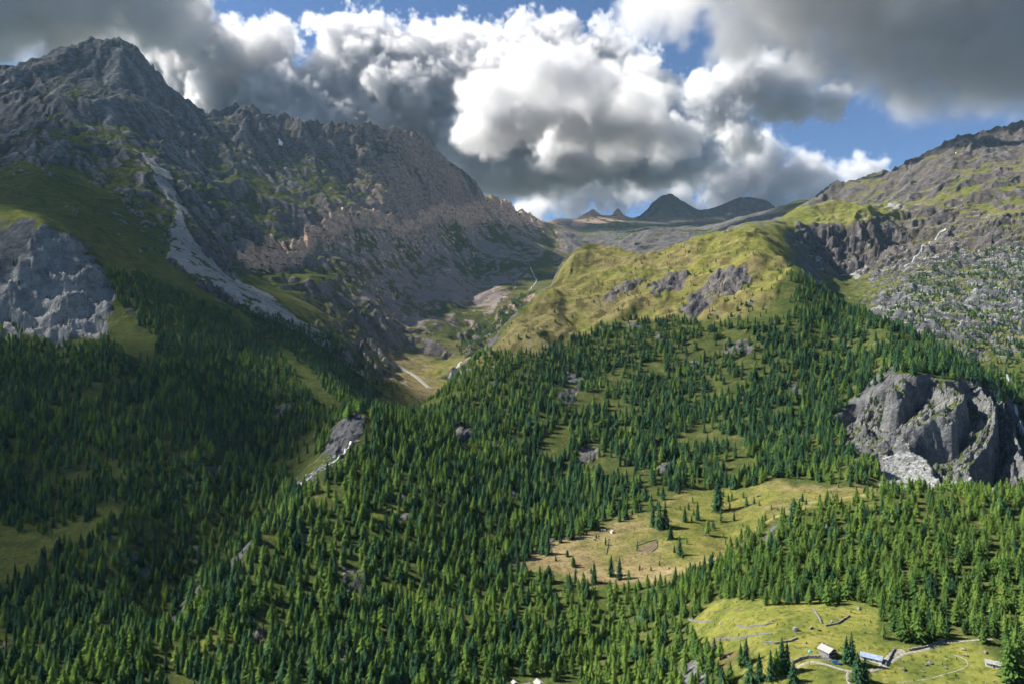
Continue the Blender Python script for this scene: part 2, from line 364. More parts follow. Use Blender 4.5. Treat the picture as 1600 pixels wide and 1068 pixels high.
# left lower cliff
lw = on(Z_lcliff, fbm, 70, 4, 85)
ZZ += Z_lcliff * (strata(ZZ + lw * 22 + Xg * .15, 30, .66) * .95 + strata(ZZ + lw * 12, 9, .55) * .5 + (on(Z_lcliff, lambda x, y: ridged(x, y * .7, 95, 4, 86)) - .4) * 26 + on(Z_lcliff, blocks, 40, 761) * 6 + on(Z_lcliff, blocks, 14, 771) * 2.5)
# crag on the right: leaning slabs broken by ledges
cg = np.maximum(Z_crag, Z_rockband)
cw = on(cg, fbm, 45, 4, 91)
s1 = ZZ + cw * 9 - Xg * .42 - Yg * .12
ZZ += Z_crag * (1 - .85 * Z_talus) * (strata(s1, 24, .76) * 1.45 + strata(s1 + on(Z_crag, fbm, 18, 3, 93) * 4, 7.5, .66) * .95 + (on(Z_crag, ridged, 34, 4, 95) - .45) * 5 + on(Z_crag, blocks, 26, 731) * 1.8 + on(Z_crag, blocks, 11, 741) * 1.5 + on(Z_crag, blocks, 5, 751) * .8)
ZZ += Z_gcliff * ((on(Z_gcliff, ridged, 14, 4, 97) - .4) * 9)
ZZ += Z_rockband * ((on(Z_rockband, ridged, 30, 4, 99) - .3) * 9 + on(Z_rockband, blocks, 22, 801) * 4 + on(Z_rockband, blocks, 9, 811) * 1.8 + strata(ZZ + cw * 6, 9, .6) * .8) * np.clip(Yg / 900, .4, 1)
# blocky ground
bl = Z_talus + .8 * Z_right_slope + .3 * Z_scree_fan
ZZ += bl * np.abs(on(bl, fbm, 7.0, 3, 101)) * 2.2
# terraces of the low meadow
tm = Z_meadow_low * smooth(276, 290, Yg) * (1 - smooth(318, 335, Yg)) * smooth(1110, 1150, PX0)

# jagged skyline of the left ridge
ang = np.where((Yg > 2400) & (Yg < 4400), ZZ / Yg, -9)
Yc = ys[np.argmax(ang, axis=0)][None, :]
cr = np.exp(-((Yg - Yc) / 110.0) ** 2) * (PX0 < 850) * (Yg > 2300)
jag = np.abs(gnoise(Xg / 95, Xg * 0 + 3.3, 511)) * 1.5 + np.abs(gnoise(Xg / 38, Yg / 160, 512)) * .9 + gnoise(Xg / 15, Yg / 60, 513) * .45
ZZ += cr * (jag - .55) * 32 * (.35 + .65 * smooth(300, 340, PX0)) * (1 - .5 * smooth(640, 700, PX0))
crr = np.exp(-((Yg - Yc) / 140.0) ** 2) * (PX0 > 1260) * (Yg > 2600)
ZZ += crr * (jag - .5) * 26
# small peaks on the far ridge
for px_, Yp, h_, w_ in ((925, 5950, 55, 120), (905, 5900, 40, 90), (965, 6000, 52, 60), (1045, 6200, 85, 280), (1020, 6150, 35, 200), (1170, 5750, 55, 420), (880, 5600, 30, 80), (1240, 5300, 40, 260)):
    xp = (px_ - CX) / F * Yp
    d_ = np.hypot(Xg - xp, (Yg - Yp) * .7) / w_
    ZZ += np.where(d_ < 1, h_ * (1 - d_) ** 1.2, 0) * (.75 + .6 * on(np.clip(1 - d_, 0, 1), ridged, 90, 3, 521) * (d_ < 1))
# rock breaking through the woods
wood = hill * (1 - Z_top) * (1 - np.clip(Z_meadow_mid + Z_valley + Z_right_slope, 0, 1)) * (Yg < 1150) + (Yg < 700) * (1 - Z_meadow_low) * (1 - Z_meadow_mid) * .9 * (1 - hill)
OUTCROP = np.clip(wood, 0, 1) * smooth(.36, .56, on(wood, fbm, 62, 4, 531)) * (PX0 < 1330)
ZZ += OUTCROP * ((on(OUTCROP, ridged, 16, 3, 533) - .25) * 7 + strata(ZZ, 5, .6) * .5)
gx, gy = grad(ZZ)
SL = np.hypot(gx, gy)

def interp(X, Y, A):
    """value of a grid array at world x,y"""
    X = np.asarray(X, float); Y = np.asarray(Y, float)
    u = np.clip((X / Y - us[0]) / (us[1] - us[0]), 0, NU - 1.001)
    j = np.clip(np.searchsorted(ys, Y) - 1, 0, NV - 2)
    fv = np.clip((Y - ys[j]) / (ys[j + 1] - ys[j]), 0, 1)
    i = np.floor(u).astype(int); fu = u - i
    return (A[j, i] * (1 - fu) + A[j, i + 1] * fu) * (1 - fv) + (A[j + 1, i] * (1 - fu) + A[j + 1, i + 1] * fu) * fv
def ground(x, y): return float(interp(np.array([x]), np.array([y]), ZZ)[0])

# ------------------------------------------------------------------ what covers the ground
PX, PY = proj(Xg, Yg, ZZ)
nA = fbm(Xg, Yg, 46, 5, 201); nB = fbm(Xg, Yg, 300, 4, 203); nC = fbm(Xg, Yg, 14, 3, 205)
rock = smooth(.80, 1.15, SL + nA * .55 + nB * .2)
rock = rock * (1 - mt) + mt * smooth(.62, 1.05, SL + nA * .5 + nB * .4 + .25 * smooth(300, 150, PY0) + .3 * Z_far + .30 * Z_right_mt - .12 * Z_left_mt - .15 * Z_left_mt * smooth(330, 420, PY0))
rock = rock * (1 - .75 * Z_dome) * (1 - .65 * Z_fans) * (1 - .8 * Z_top) * (1 - Z_meadow_low) * (1 - Z_meadow_mid)
rock = np.maximum.reduce([rock, OUTCROP * smooth(.3, .7, SL * .6 + nC * .5 + .3), Z_crag * smooth(.68, 1.15, SL + nA * .5 + nC * .4), Z_lcliff * smooth(.40, .75, SL * .8 + nA * .6 + nC * .2 + .3), Z_gcliff, Z_rockband * smooth(.35, .8, SL * .6 + nA * .7 + nC * .5 + .35),
                          Z_cirque * smooth(.3, .7, SL + nA * .4), Z_right_slope * smooth(.45, .8, SL + nA * .7 + .1), Z_mid * smooth(.25, .6, SL + nA * .5 + nB * .5 + .15), Z_far * smooth(.15, .4, SL + nA * .3)])
scree = np.maximum.reduce([Z_scree_fan * smooth(-.45, .4, nA + nC * .5 + .25), np.maximum(Z_scree2, .9 * Z_fans) * smooth(-.35, .4, nA + nB + STREAK * .6 + .12), Z_talus * smooth(-.6, .1, nA + .2), Z_pale * smooth(-.1, .35, nA + nC * .5) * .8,
                           Z_right_slope * smooth(-.2, .45, nA * 1.2 + nB * .7 + .05), Z_right_mt * smooth(.15, .6, nA + nB + .1) * .6,
                           zone([(1260, 395), (1330, 405), (1370, 425), (1340, 435), (1290, 425)], 1600, 2000), Z_lcliff * smooth(430, 500, PY0) * smooth(-.2, .3, nA + .1)])  # last mask: lit patches low on the left cliff, painted in scree colour
red = np.maximum(Z_redcliff, .45 * smooth(480, 640, PX0) * smooth(560, 470, PY0) * smooth(1900, 2400, Yg) * (1 - smooth(840, 900, PX0))) * smooth(-.5, .3, nA + nB + .25)
red = np.maximum.reduce([red, .85 * Z_fans, Z_redcliff * smooth(-.9, -.2, nA + nB)])
red = np.maximum(red, .5 * zone([(885, 352), (905, 325), (935, 322), (950, 342), (965, 325), (985, 345), (1000, 350), (940, 356)], 5000, 6500, 2))
dry = np.maximum.reduce([Z_meadow_mid * smooth(-.6, .3, nA * .6 + .35), Z_valley * .9, Z_yellow, Z_top * smooth(-.4, .5, nA * .8 + nB + .15) * .75, .35 * smooth(400, 560, PX0) * Z_left_mt, .3 * Z_right_mt, .35 * Z_mid, .85 * Z_fans])
bright = np.maximum.reduce([Z_top, .85 * Z_dome, .7 * Z_valley, Z_meadow_low, Z_yellow, Z_clear_left * .9, zone([(-60, 340), (30, 325), (80, 350), (40, 380), (0, 420), (-60, 440)], 1000, 1280), .6 * Z_meadow_mid, .45 * Z_right_slope, .4 * Z_right_mt,  # pale grass; left clearing and far-left knoll also carry painted sunlight
                            zone([(298, 1005), (320, 985), (335, 990), (328, 1012), (300, 1020)], 320, 440, 2), zone([(570, 812), (590, 798), (630, 788), (636, 800), (600, 815)], 400, 700, 2)])
snow = np.maximum.reduce([zone([(440, 214), (452, 218), (448, 222), (438, 219)], 2700, 3200, 1), zone([(1480, 236), (1500, 232), (1496, 240)], 2900, 3400, 1)])
soil = zone([(1000, 843), (1028, 838), (1030, 868), (1000, 868), (980, 850)], 440, 600, 2) * .45

# streams: bare pale stream beds and running water, drawn on the land by course
def course(pts): return [(x_, y_) for x_, y_ in pts]
STREAM_BEDS = []
heath = np.clip(Z_top + .6 * Z_meadow_mid + .8 * Z_meadow_low + .5 * Z_right_mt, 0, 1) * smooth(.08, .42, on(np.clip(Z_top + Z_meadow_mid + Z_meadow_low + Z_right_mt, 0, 1), fbm, 34, 4, 221) + .25 * (SL - .5))
ATTR = dict(heath=heath, rock=rock, scree=scree, red=red, dry=dry, bright=bright, snow=snow, soil=soil, patch=nB * .7 + .5 + nA * .25, streak=STREAK + .12 * Z_crag - .35 * Z_right_mt + .5 * Z_lcliff, warm=np.clip(Z_left_mt * (.15 + .85 * smooth(250, 500, PX0)) + .7 * Z_rockband + .5 * Z_mid + .8 * Z_right_mt, 0, 1))

# ------------------------------------------------------------------ materials
def new_mat(name):
    m = bpy.data.materials.new(name); m.use_nodes = True
    nt = m.node_tree; nt.nodes.clear()
    out = nt.nodes.new('ShaderNodeOutputMaterial')
    return m, nt, out

class NT:
    """small node writer"""
    def __init__(s, nt): s.nt = nt
    def n(s, t, **kw):
        nd = s.nt.nodes.new(t)
        for k, v in kw.items(): setattr(nd, k, v)
        return nd
    def link(s, a, b): s.nt.links.new(a, b)
    def noise(s, vec, scale, detail=4, rough=.55, dist=0.0):
        nd = s.n('ShaderNodeTexNoise'); nd.inputs['Scale'].default_value = scale
        nd.inputs['Detail'].default_value = detail; nd.inputs['Roughness'].default_value = rough
        nd.inputs['Distortion'].default_value = dist
        if vec is not None: s.link(vec, nd.inputs['Vector'])
        return nd.outputs['Fac']
    def voro(s, vec, scale, feature='F1', out='Distance'):
        nd = s.n('ShaderNodeTexVoronoi', feature=feature); nd.inputs['Scale'].default_value = scale
        s.link(vec, nd.inputs['Vector']); return nd.outputs[out]
    def ramp(s, fac, stops):
        nd = s.n('ShaderNodeValToRGB'); cr = nd.color_ramp
        while len(cr.elements) < len(stops): cr.elements.new(.5)
        for e, (p, c) in zip(cr.elements, stops):
            e.position = p; e.color = (*c, 1) if len(c) == 3 else c
        s.link(fac, nd.inputs['Fac']); return nd.outputs['Color']
    def mix(s, fac, a, b, blend='MIX'):
        nd = s.n('ShaderNodeMix', data_type='RGBA', blend_type=blend)
        for sock, v in ((nd.inputs[0], fac), (nd.inputs[6], a), (nd.inputs[7], b)):
            if isinstance(v, (int, float)): sock.default_value = v
            elif isinstance(v, tuple): sock.default_value = (*v, 1) if len(v) == 3 else v
            else: s.link(v, sock)
        return nd.outputs[2]
    def math(s, op, a, b=0.0, clamp=False, c=None):
        nd = s.n('ShaderNodeMath', operation=op, use_clamp=clamp)
        for sock, v in ((nd.inputs[0], a), (nd.inputs[1], b)) + (((nd.inputs[2], c),) if c is not None else ()):
            if isinstance(v, (int, float)): sock.default_value = v
            else: s.link(v, sock)
        return nd.outputs[0]
    def rng(s, v, a, b, c=0.0, d=1.0):
        nd = s.n('ShaderNodeMapRange', interpolation_type='SMOOTHSTEP')
        s.link(v, nd.inputs[0])
        for k, x in enumerate((a, b, c, d)): nd.inputs[k + 1].default_value = x
        return nd.outputs[0]
    def attr(s, name, out='Fac'):
        nd = s.n('ShaderNodeAttribute', attribute_name=name); return nd.outputs[out]

def terrain_material():
    m, nt, out = new_mat('mountain_ground')
    N = NT(nt)
    geo = N.n('ShaderNodeNewGeometry'); pos = geo.outputs['Position']
    n2 = N.noise(pos, .06, 5, .68); n3 = N.noise(pos, .42, 3, .65); n1 = N.attr('patch')
    # grass
    g = N.ramp(n2, [(.3, (.030, .045, .014)), (.5, (.060, .075, .022)), (.7, (.105, .110, .032))])
    gb = N.ramp(n2, [(.25, (.045, .062, .017)), (.42, (.108, .125, .029)), (.55, (.172, .172, .040)), (.72, (.26, .225, .064))])
    g = N.mix(N.attr('bright'), g, gb)
    gd = N.ramp(n2, [(.3, (.11, .080, .042)), (.5, (.24, .175, .095)), (.7, (.35, .27, .15))])
    g = N.mix(N.math('MULTIPLY', N.attr('dry'), N.rng(n1, .25, .65)), g, gd)
    g = N.mix(N.math('MULTIPLY', N.rng(n1, .42, .8), .55), g, N.mix(.5, g, (.055, .095, .020)))
    g = N.mix(N.rng(n3, .50, .66), g, N.mix(.62, g, (.030, .038, .014)))
    g = N.mix(N.rng(n3, .40, .30), g, N.mix(.45, g, (.30, .26, .12)))
    g = N.mix(N.rng(N.math('ADD', N.attr('heath'), N.math('MULTIPLY', N.math('SUBTRACT', n3, .5), 1.2)), .35, .7), g, N.ramp(n3, [(.3, (.055, .055, .020)), (.6, (.120, .100, .040))]))
    # rock, streaked down the gullies
    st = N.math('ADD', N.math('MULTIPLY', N.attr('streak'), .35), N.math('ADD', N.math('MULTIPLY', n2, .65), N.math('MULTIPLY', n3, .35)))
    r = N.ramp(st, [(.2, (.024, .024, .027)), (.42, (.064, .065, .069)), (.58, (.132, .135, .138)), (.8, (.30, .305, .295))])
    r = N.mix(N.math('MULTIPLY', N.attr('warm'), N.rng(n2, .35, .65)), r, N.mix(.6, r, (.17, .125, .105)))
    r = N.mix(N.rng(n2, .56, .70), r, N.mix(.35, r, (.11, .115, .06)))
    rr = N.ramp(n2, [(.3, (.22, .135, .11)), (.46, (.42, .27, .20)), (.58, (.58, .41, .28)), (.75, (.68, .53, .36))])
    r = N.mix(N.attr('red'), r, rr)
    s = N.ramp(N.math('ADD', N.math('MULTIPLY', n2, .5), N.math('MULTIPLY', n3, .5)), [(.3, (.13, .135, .135)), (.5, (.235, .245, .24)), (.7, (.37, .385, .37))])
    s = N.mix(N.attr('red'), s, N.ramp(n3, [(.3, (.15, .115, .105)), (.6, (.27, .21, .19))]))
    brk = N.math('MULTIPLY', N.math('SUBTRACT', n2, .5), 2.2)
    gul = N.math('MULTIPLY', N.attr('streak'), .55)
    f_s = N.rng(N.math('ADD', N.attr('scree'), brk), .42, .62)
    f_r = N.rng(N.math('ADD', N.math('ADD', N.attr('rock'), brk), gul), .40, .60)
    c = N.mix(f_s, g, s)
    c = N.mix(f_r, c, r)
    c = N.mix(N.rng(N.math('ADD', N.attr('soil'), brk), .4, .6), c, (.12, .085, .07))
    c = N.mix(N.rng(N.math('ADD', N.attr('snow'), brk), .5, .6), c, (.8, .82, .85))
    b = N.n('ShaderNodeBsdfDiffuse'); b.inputs['Roughness'].default_value = .6
    N.link(c, b.inputs['Color'])
    # fine relief
    bump = N.n('ShaderNodeBump'); bump.inputs['Strength'].default_value = .9; bump.inputs['Distance'].default_value = 1.0
    b2 = N.noise(pos, .11, 4, .7)
    rocky = N.math('MAXIMUM', N.attr('rock'), N.attr('scree'))
    N.link(N.math('MULTIPLY', N.math('MULTIPLY', b2, 5.5), N.math('ADD', N.math('MULTIPLY', rocky, .9), .12)), bump.inputs['Height'])
    N.link(bump.outputs[0], b.inputs['Normal'])
    N.link(b.outputs[0], out.inputs['Surface'])
    return m
M_TERRAIN = terrain_material()

# ------------------------------------------------------------------ the land, cut into the pieces one would name
def grid_piece(name, face_mask):
    f = np.nonzero(face_mask.ravel())[0]
    j = f // (NU - 1); i = f % (NU - 1)
    v0 = j * NU + i
    quads = np.stack([v0, v0 + 1, v0 + NU + 1, v0 + NU], 1)
    used, inv = np.unique(quads, return_inverse=True)
    inv = inv.reshape(-1, 4).astype(np.int32)
    me = bpy.data.meshes.new(name)
    me.vertices.add(len(used)); me.loops.add(inv.size); me.polygons.add(len(inv))
    co = np.stack([Xg.ravel()[used], Yg.ravel()[used], ZZ.ravel()[used]], 1).astype(np.float32)
    me.vertices.foreach_set('co', co.ravel())
    me.loops.foreach_set('vertex_index', inv.ravel())
    me.polygons.foreach_set('loop_start', np.arange(0, inv.size, 4, dtype=np.int32))
    me.polygons.foreach_set('use_smooth', np.ones(len(inv), bool))
    for k, a in ATTR.items():
        at = me.attributes.new(k, 'FLOAT', 'POINT')
        at.data.foreach_set('value', a.ravel()[used].astype(np.float32))
    me.materials.append(M_TERRAIN)
    me.update(calc_edges=True)
    o = bpy.data.objects.new(name, me); COL.objects.link(o)
    o['kind'] = 'structure'
    return o

fY = Yg[:-1, :-1]; fPX = PX0[:-1, :-1]
m_far = fY > 4350
m_left = (~m_far) & (fY > 1180) & (fPX < np.interp(fY, [1180, 1500, 1900, 2400, 3000, 3600, 4350], [575, 600, 690, 775, 810, 850, 880]))
m_right = (~m_far) & ~m_left & (fY > np.interp(fPX, [1150, 1250, 1350, 1450, 1600, 1700], [1560, 1430, 1250, 1030, 900, 900])) & (fPX > 1160)
m_valley = (~m_far) & ~m_left & ~m_right & (fY > np.interp(fPX, [560, 620, 700, 780, 850, 900, 1000, 1150], [1050, 1000, 1180, 1300, 1500, 1900, 1650, 1600])) & (fPX > 500)
m_hill = ~(m_far | m_left | m_right | m_valley)
for nm, mk, lab in (('terrain', m_hill, 'forested spur with meadows and grassy top filling the foreground'),
                    ('mountain_left', m_left, 'dark steep mountain with jagged crest, cliff band and grey scree'),
                    ('mountain_right', m_right, 'rocky grey mountain flank with slabs, scree and scattered trees'),
                    ('valley_floor', m_valley, 'narrow valley running up between the mountain and the grassy hill'),
                    ('far_mountains', m_far, 'distant dark ridge with small pointed peaks closing the valley')):
    o = grid_piece(nm, mk); o['label'] = lab

# ------------------------------------------------------------------ conifers
def needle_material(name, dark, light, trans):
    m, nt, out = new_mat(name)
    N = NT(nt)
    oi = N.n('ShaderNodeObjectInfo')
    loc = N.n('ShaderNodeVectorMath', operation='SCALE'); N.link(oi.outputs['Location'], loc.inputs[0]); loc.inputs['Scale'].default_value = .012
    nz = N.noise(loc.outputs[0], 1.0, 2)
    f = N.math('ADD', N.math('MULTIPLY', oi.outputs['Random'], .65), N.math('MULTIPLY', N.math('SUBTRACT', nz, .35), .9), clamp=True)
    c = N.ramp(f, [(.0, dark), (1.0, light)])
    d = N.n('ShaderNodeBsdfDiffuse'); t = N.n('ShaderNodeBsdfTranslucent'); mx = N.n('ShaderNodeMixShader')
    N.link(c, d.inputs['Color'])
    c2 = N.mix(.4, c, (.16, .22, .03)); N.link(c2, t.inputs['Color'])
    mx.inputs[0].default_value = trans
    N.link(d.outputs[0], mx.inputs[1]); N.link(t.outputs[0], mx.inputs[2]); N.link(mx.outputs[0], out.inputs['Surface'])
    return m
M_LARCH = needle_material('larch_needles', (.046, .108, .032), (.200, .300, .058), .35)
M_PINE = needle_material('pine_needles', (.018, .056, .032), (.070, .148, .060), .28)
def bark_material():
    m, nt, out = new_mat('conifer_bark')
    N = NT(nt); tc = N.n('ShaderNodeTexCoord')
    d = N.n('ShaderNodeBsdfDiffuse')
    N.link(N.ramp(N.noise(tc.outputs['Object'], 1.6, 4), [(.3, (.045, .032, .025)), (.7, (.15, .115, .09))]), d.inputs['Color'])
    N.link(d.outputs[0], out.inputs['Surface']); return m
M_BARK = bark_material()

def mesh_from(name, verts, faces, mats, midx=None, smooth_=False):
    me = bpy.data.meshes.new(name); me.from_pydata(verts, [], faces)
    for m in mats: me.materials.append(m)
    if midx is not None: me.polygons.foreach_set('material_index', np.array(midx, np.int32))
    if smooth_: me.polygons.foreach_set('use_smooth', np.ones(len(faces), bool))
    me.update(); return me

def conifer_shapes(seed, H, R, crown0, kind):
    """returns trunk (verts, faces) and crown (verts, faces)"""
    r = random.Random(seed)
    lean = (r.uniform(-.02, .02) * H, r.uniform(-.02, .02) * H)
    tv, tf = [], []
    K = 6
    for k, (h, rad) in enumerate([(-.06, .021), (.02, .017), (.35, .012), (.7, .007), (.99, .0015)]):
        for a in range(K):
            t = a * 2 * math.pi / K
            tv.append((math.cos(t) * rad * H + lean[0] * h, math.sin(t) * rad * H + lean[1] * h, h * H))
        if k: tf += [((k - 1) * K + a, (k - 1) * K + (a + 1) % K, k * K + (a + 1) % K, k * K + a) for a in range(K)]
    cv, cf = [], []
    lob = [r.uniform(.82, 1.15) for _ in range(7)]
    def prof(h, ang):
        q = min(1, max(0, (h - crown0) / (1 - crown0)))
        if kind == 'larch': b = (1 - q) ** .66 * min(1, .5 + q * 2.2)
        elif kind == 'round': b = max(0, 1 - q ** 2.2) ** .7 * min(1, .6 + q * 2)
        else: b = (1 - q) ** .68 * min(1, .7 + q * 2)
        a = (ang / (2 * math.pi) % 1) * 7; i = int(a); f = a - i
        return R * b * (lob[i % 7] * (1 - f) + lob[(i + 1) % 7] * f)
    # inner mass so that the crown is not see-through everywhere
    rings = 7; M = 7
    for k in range(rings):
        q = k / (rings - 1); h = crown0 + .03 + (1 - crown0 - .05) * q
        for a in range(M):
            t = a * 2 * math.pi / M + k * .45
            rad = prof(h, t) * r.uniform(.34, .62) + .02
            cv.append((math.cos(t) * rad + lean[0] * h, math.sin(t) * rad + lean[1] * h, h * H + r.uniform(-.2, .2)))
        if k: cf += [((k - 1) * M + a, (k - 1) * M + (a + 1) % M, k * M + (a + 1) % M, k * M + a) for a in range(M)]
    whorls = int(19 if kind == 'larch' else 21)
    for w in range(whorls):
        h0 = crown0 + (1 - crown0) * (max(0, w + r.uniform(-.3, .3)) / whorls) ** .92
        nb = int(11 - 6 * w / whorls)
        a0 = r.uniform(0, 6.28)
        for b in range(nb):
            ang = a0 + (b + r.uniform(-.35, .35)) * 2 * math.pi / nb
            h = min(.985, max(crown0, h0 + r.uniform(-.012, .012)))
            L = prof(h, ang) * r.uniform(.58, 1.22)
            if kind == 'larch' and r.random() < .12: L *= 1.25
            droop = r.uniform(.15, .5) if kind != 'larch' else r.uniform(-.1, .35)
            ca, sa = math.cos(ang), math.sin(ang)
            ts = (.45, .75, 1.0) if L > .9 else (.6, 1.0)
            for t in ts:
                px_, py_ = ca * L * t + lean[0] * h, sa * L * t + lean[1] * h
                pz = h * H - droop * L * t * t + r.uniform(-.12, .12)
                s = (.24 + .26 * L * (1.15 - .55 * t)) * r.uniform(.75, 1.25)
                tx, ty = -sa, ca
                k = r.uniform(-.5, .5)
                wx, wy = tx * math.cos(k) + ca * math.sin(k), ty * math.cos(k) + sa * math.sin(k)
                ox, oy = ca * math.cos(k) - tx * math.sin(k), sa * math.cos(k) - ty * math.sin(k)
                dz = -(droop + r.uniform(.25, .75)) * s
                up = r.uniform(-.2, .25) * s
                i = len(cv)
                cv += [(px_ - ox * s * .75, py_ - oy * s * .75, pz - dz * .6), (px_ + wx * s * .62, py_ + wy * s * .62, pz + up - .12 * s),
                       (px_ + ox * s * .85, py_ + oy * s * .85, pz + dz * .9), (px_ - wx * s * .62, py_ - wy * s * .62, pz - up - .12 * s)]
                cf += [(i, i + 1, i + 2), (i, i + 2, i + 3)]
    # leader
    i = len(cv)
    cv += [(lean[0] - .22, lean[1], .93 * H), (lean[0] + .2, lean[1] + .1, .93 * H), (lean[0], lean[1] - .2, .94 * H), (lean[0], lean[1], 1.01 * H)]
    cf += [(i, i + 1, i + 3), (i + 1, i + 2, i + 3), (i + 2, i, i + 3)]
    return (tv, tf), (cv, cf)

VARIANTS = []      # (kind, trunk mesh, crown mesh, joined object)
tree_src = bpy.data.collections.new('conifer_shapes')
for k, (kind, H, R, c0) in enumerate([('larch', 16, 4.1, .08), ('larch', 17, 3.6, .12), ('larch', 14, 4.1, .05), ('larch', 15.5, 4.5, .08),
                                      ('pine', 16, 3.9, .05), ('pine', 17, 3.5, .07), ('pine', 14, 4.1, .04), ('round', 12, 4.2, .08)]):
    (tv, tf), (cv, cf) = conifer_shapes(40 + k, H, R, c0, kind)
    mat = M_LARCH if kind == 'larch' else M_PINE
    tm_ = mesh_from('trunk', tv, tf, [M_BARK], smooth_=True)
    cm_ = mesh_from('crown', cv, cf, [mat])
    n0 = len(tv)
    jm = mesh_from('conifer', tv + cv, tf + [tuple(i + n0 for i in f) for f in cf], [M_BARK, mat], [0] * len(tf) + [1] * len(cf))
    jo = bpy.data.objects.new('conifer_%02d' % k, jm); tree_src.objects.link(jo)
    VARIANTS.append((kind, H, tm_, cm_, jo))

# ---- where trees grow: (outline, nearest, farthest, density, shortest, tallest, share of larch)
NO_TREES = [  # open ground inside the woods
 ([(-90, 805), (20, 825), (70, 835), (110, 815), (190, 785), (196, 800), (120, 852), (40, 895), (-90, 930)], 420, 600),
 ([(1070, 962), (1130, 943), (1230, 948), (1300, 962), (1345, 940), (1372, 955), (1372, 1000), (1430, 1012), (1480, 1000), (1520, 1004), (1560, 1030), (1585, 1110), (1180, 1110), (1140, 1035), (1080, 1002)], 200, 360),
 ([(795, 885), (862, 850), (905, 838), (960, 810), (1010, 798), (1060, 775), (1090, 755), (1170, 762), (1200, 752), (1300, 756), (1375, 758), (1375, 782), (1290, 800), (1230, 820), (1160, 858), (1100, 893), (1040, 912), (960, 922), (890, 910)], 440, 640),
 ([(1305, 660), (1345, 625), (1380, 592), (1450, 585), (1535, 602), (1590, 650), (1640, 700), (1640, 790), (1500, 795), (1390, 792), (1370, 715), (1325, 700)], 500, 800),
 ([(572, 815), (590, 800), (630, 790), (638, 803), (600, 818)], 400, 700),
 ([(505, 700), (520, 672), (560, 655), (585, 668), (560, 700), (500, 752), (455, 770), (460, 748)], 560, 740),
 ([(870, 665), (890, 655), (895, 690), (880, 715), (855, 715), (845, 690)], 640, 900),
 ([(865, 612), (905, 598), (905, 625), (872, 632)], 780, 1000),
 ([(700, 668), (725, 655), (738, 680), (715, 692)], 640, 900),
 ([(903, 700), (930, 688), (938, 722), (905, 727)], 640, 860),
 ([(1062, 690), (1140, 676), (1190, 690), (1150, 698), (1080, 700)], 640, 860),
 ([(1120, 722), (1170, 705), (1180, 735), (1130, 745)], 560, 760),
 ([(528, 885), (562, 880), (578, 928), (528, 930)], 400, 520),
 ([(392, 965), (417, 965), (420, 1017), (396, 1012)], 340, 440),
 ([(300, 1000), (322, 985), (332, 990), (325, 1010), (300, 1018)], 330, 440),
 ([(790, 1068), (800, 1045), (860, 1050), (905, 1068), (900, 1120), (790, 1120)], 280, 360),
 ([(180, 490), (205, 470), (230, 520), (290, 590), (270, 600), (215, 545)], 900, 1200),
 ([(430, 545), (455, 545), (540, 640), (530, 650), (480, 610)], 780, 1200),
 ([(1130, 965), (1170, 945), (1345, 940), (1372, 955), (1372, 1000), (1480, 1000), (1600, 1030), (1600, 1200), (1150, 1200), (1140, 1040)], 200, 330),
 ([(715, 645), (700, 620), (660, 650), (650, 640), (705, 605)], 860, 1010),
]
SPUR = [(-200, 1400), (60, 1075), (220, 985), (330, 888), (420, 800), (478, 745), (560, 665), (600, 632), (700, 594), (742, 552), (800, 545), (870, 548), (940, 505), (1000, 498), (1080, 500), (1110, 506), (1160, 496), (1212, 474), (1228, 445), (1206, 408), (1202, 394), (1220, 405), (1290, 448), (1375, 498), (1480, 548), (1560, 600), (1900, 640), (1900, 1500)]
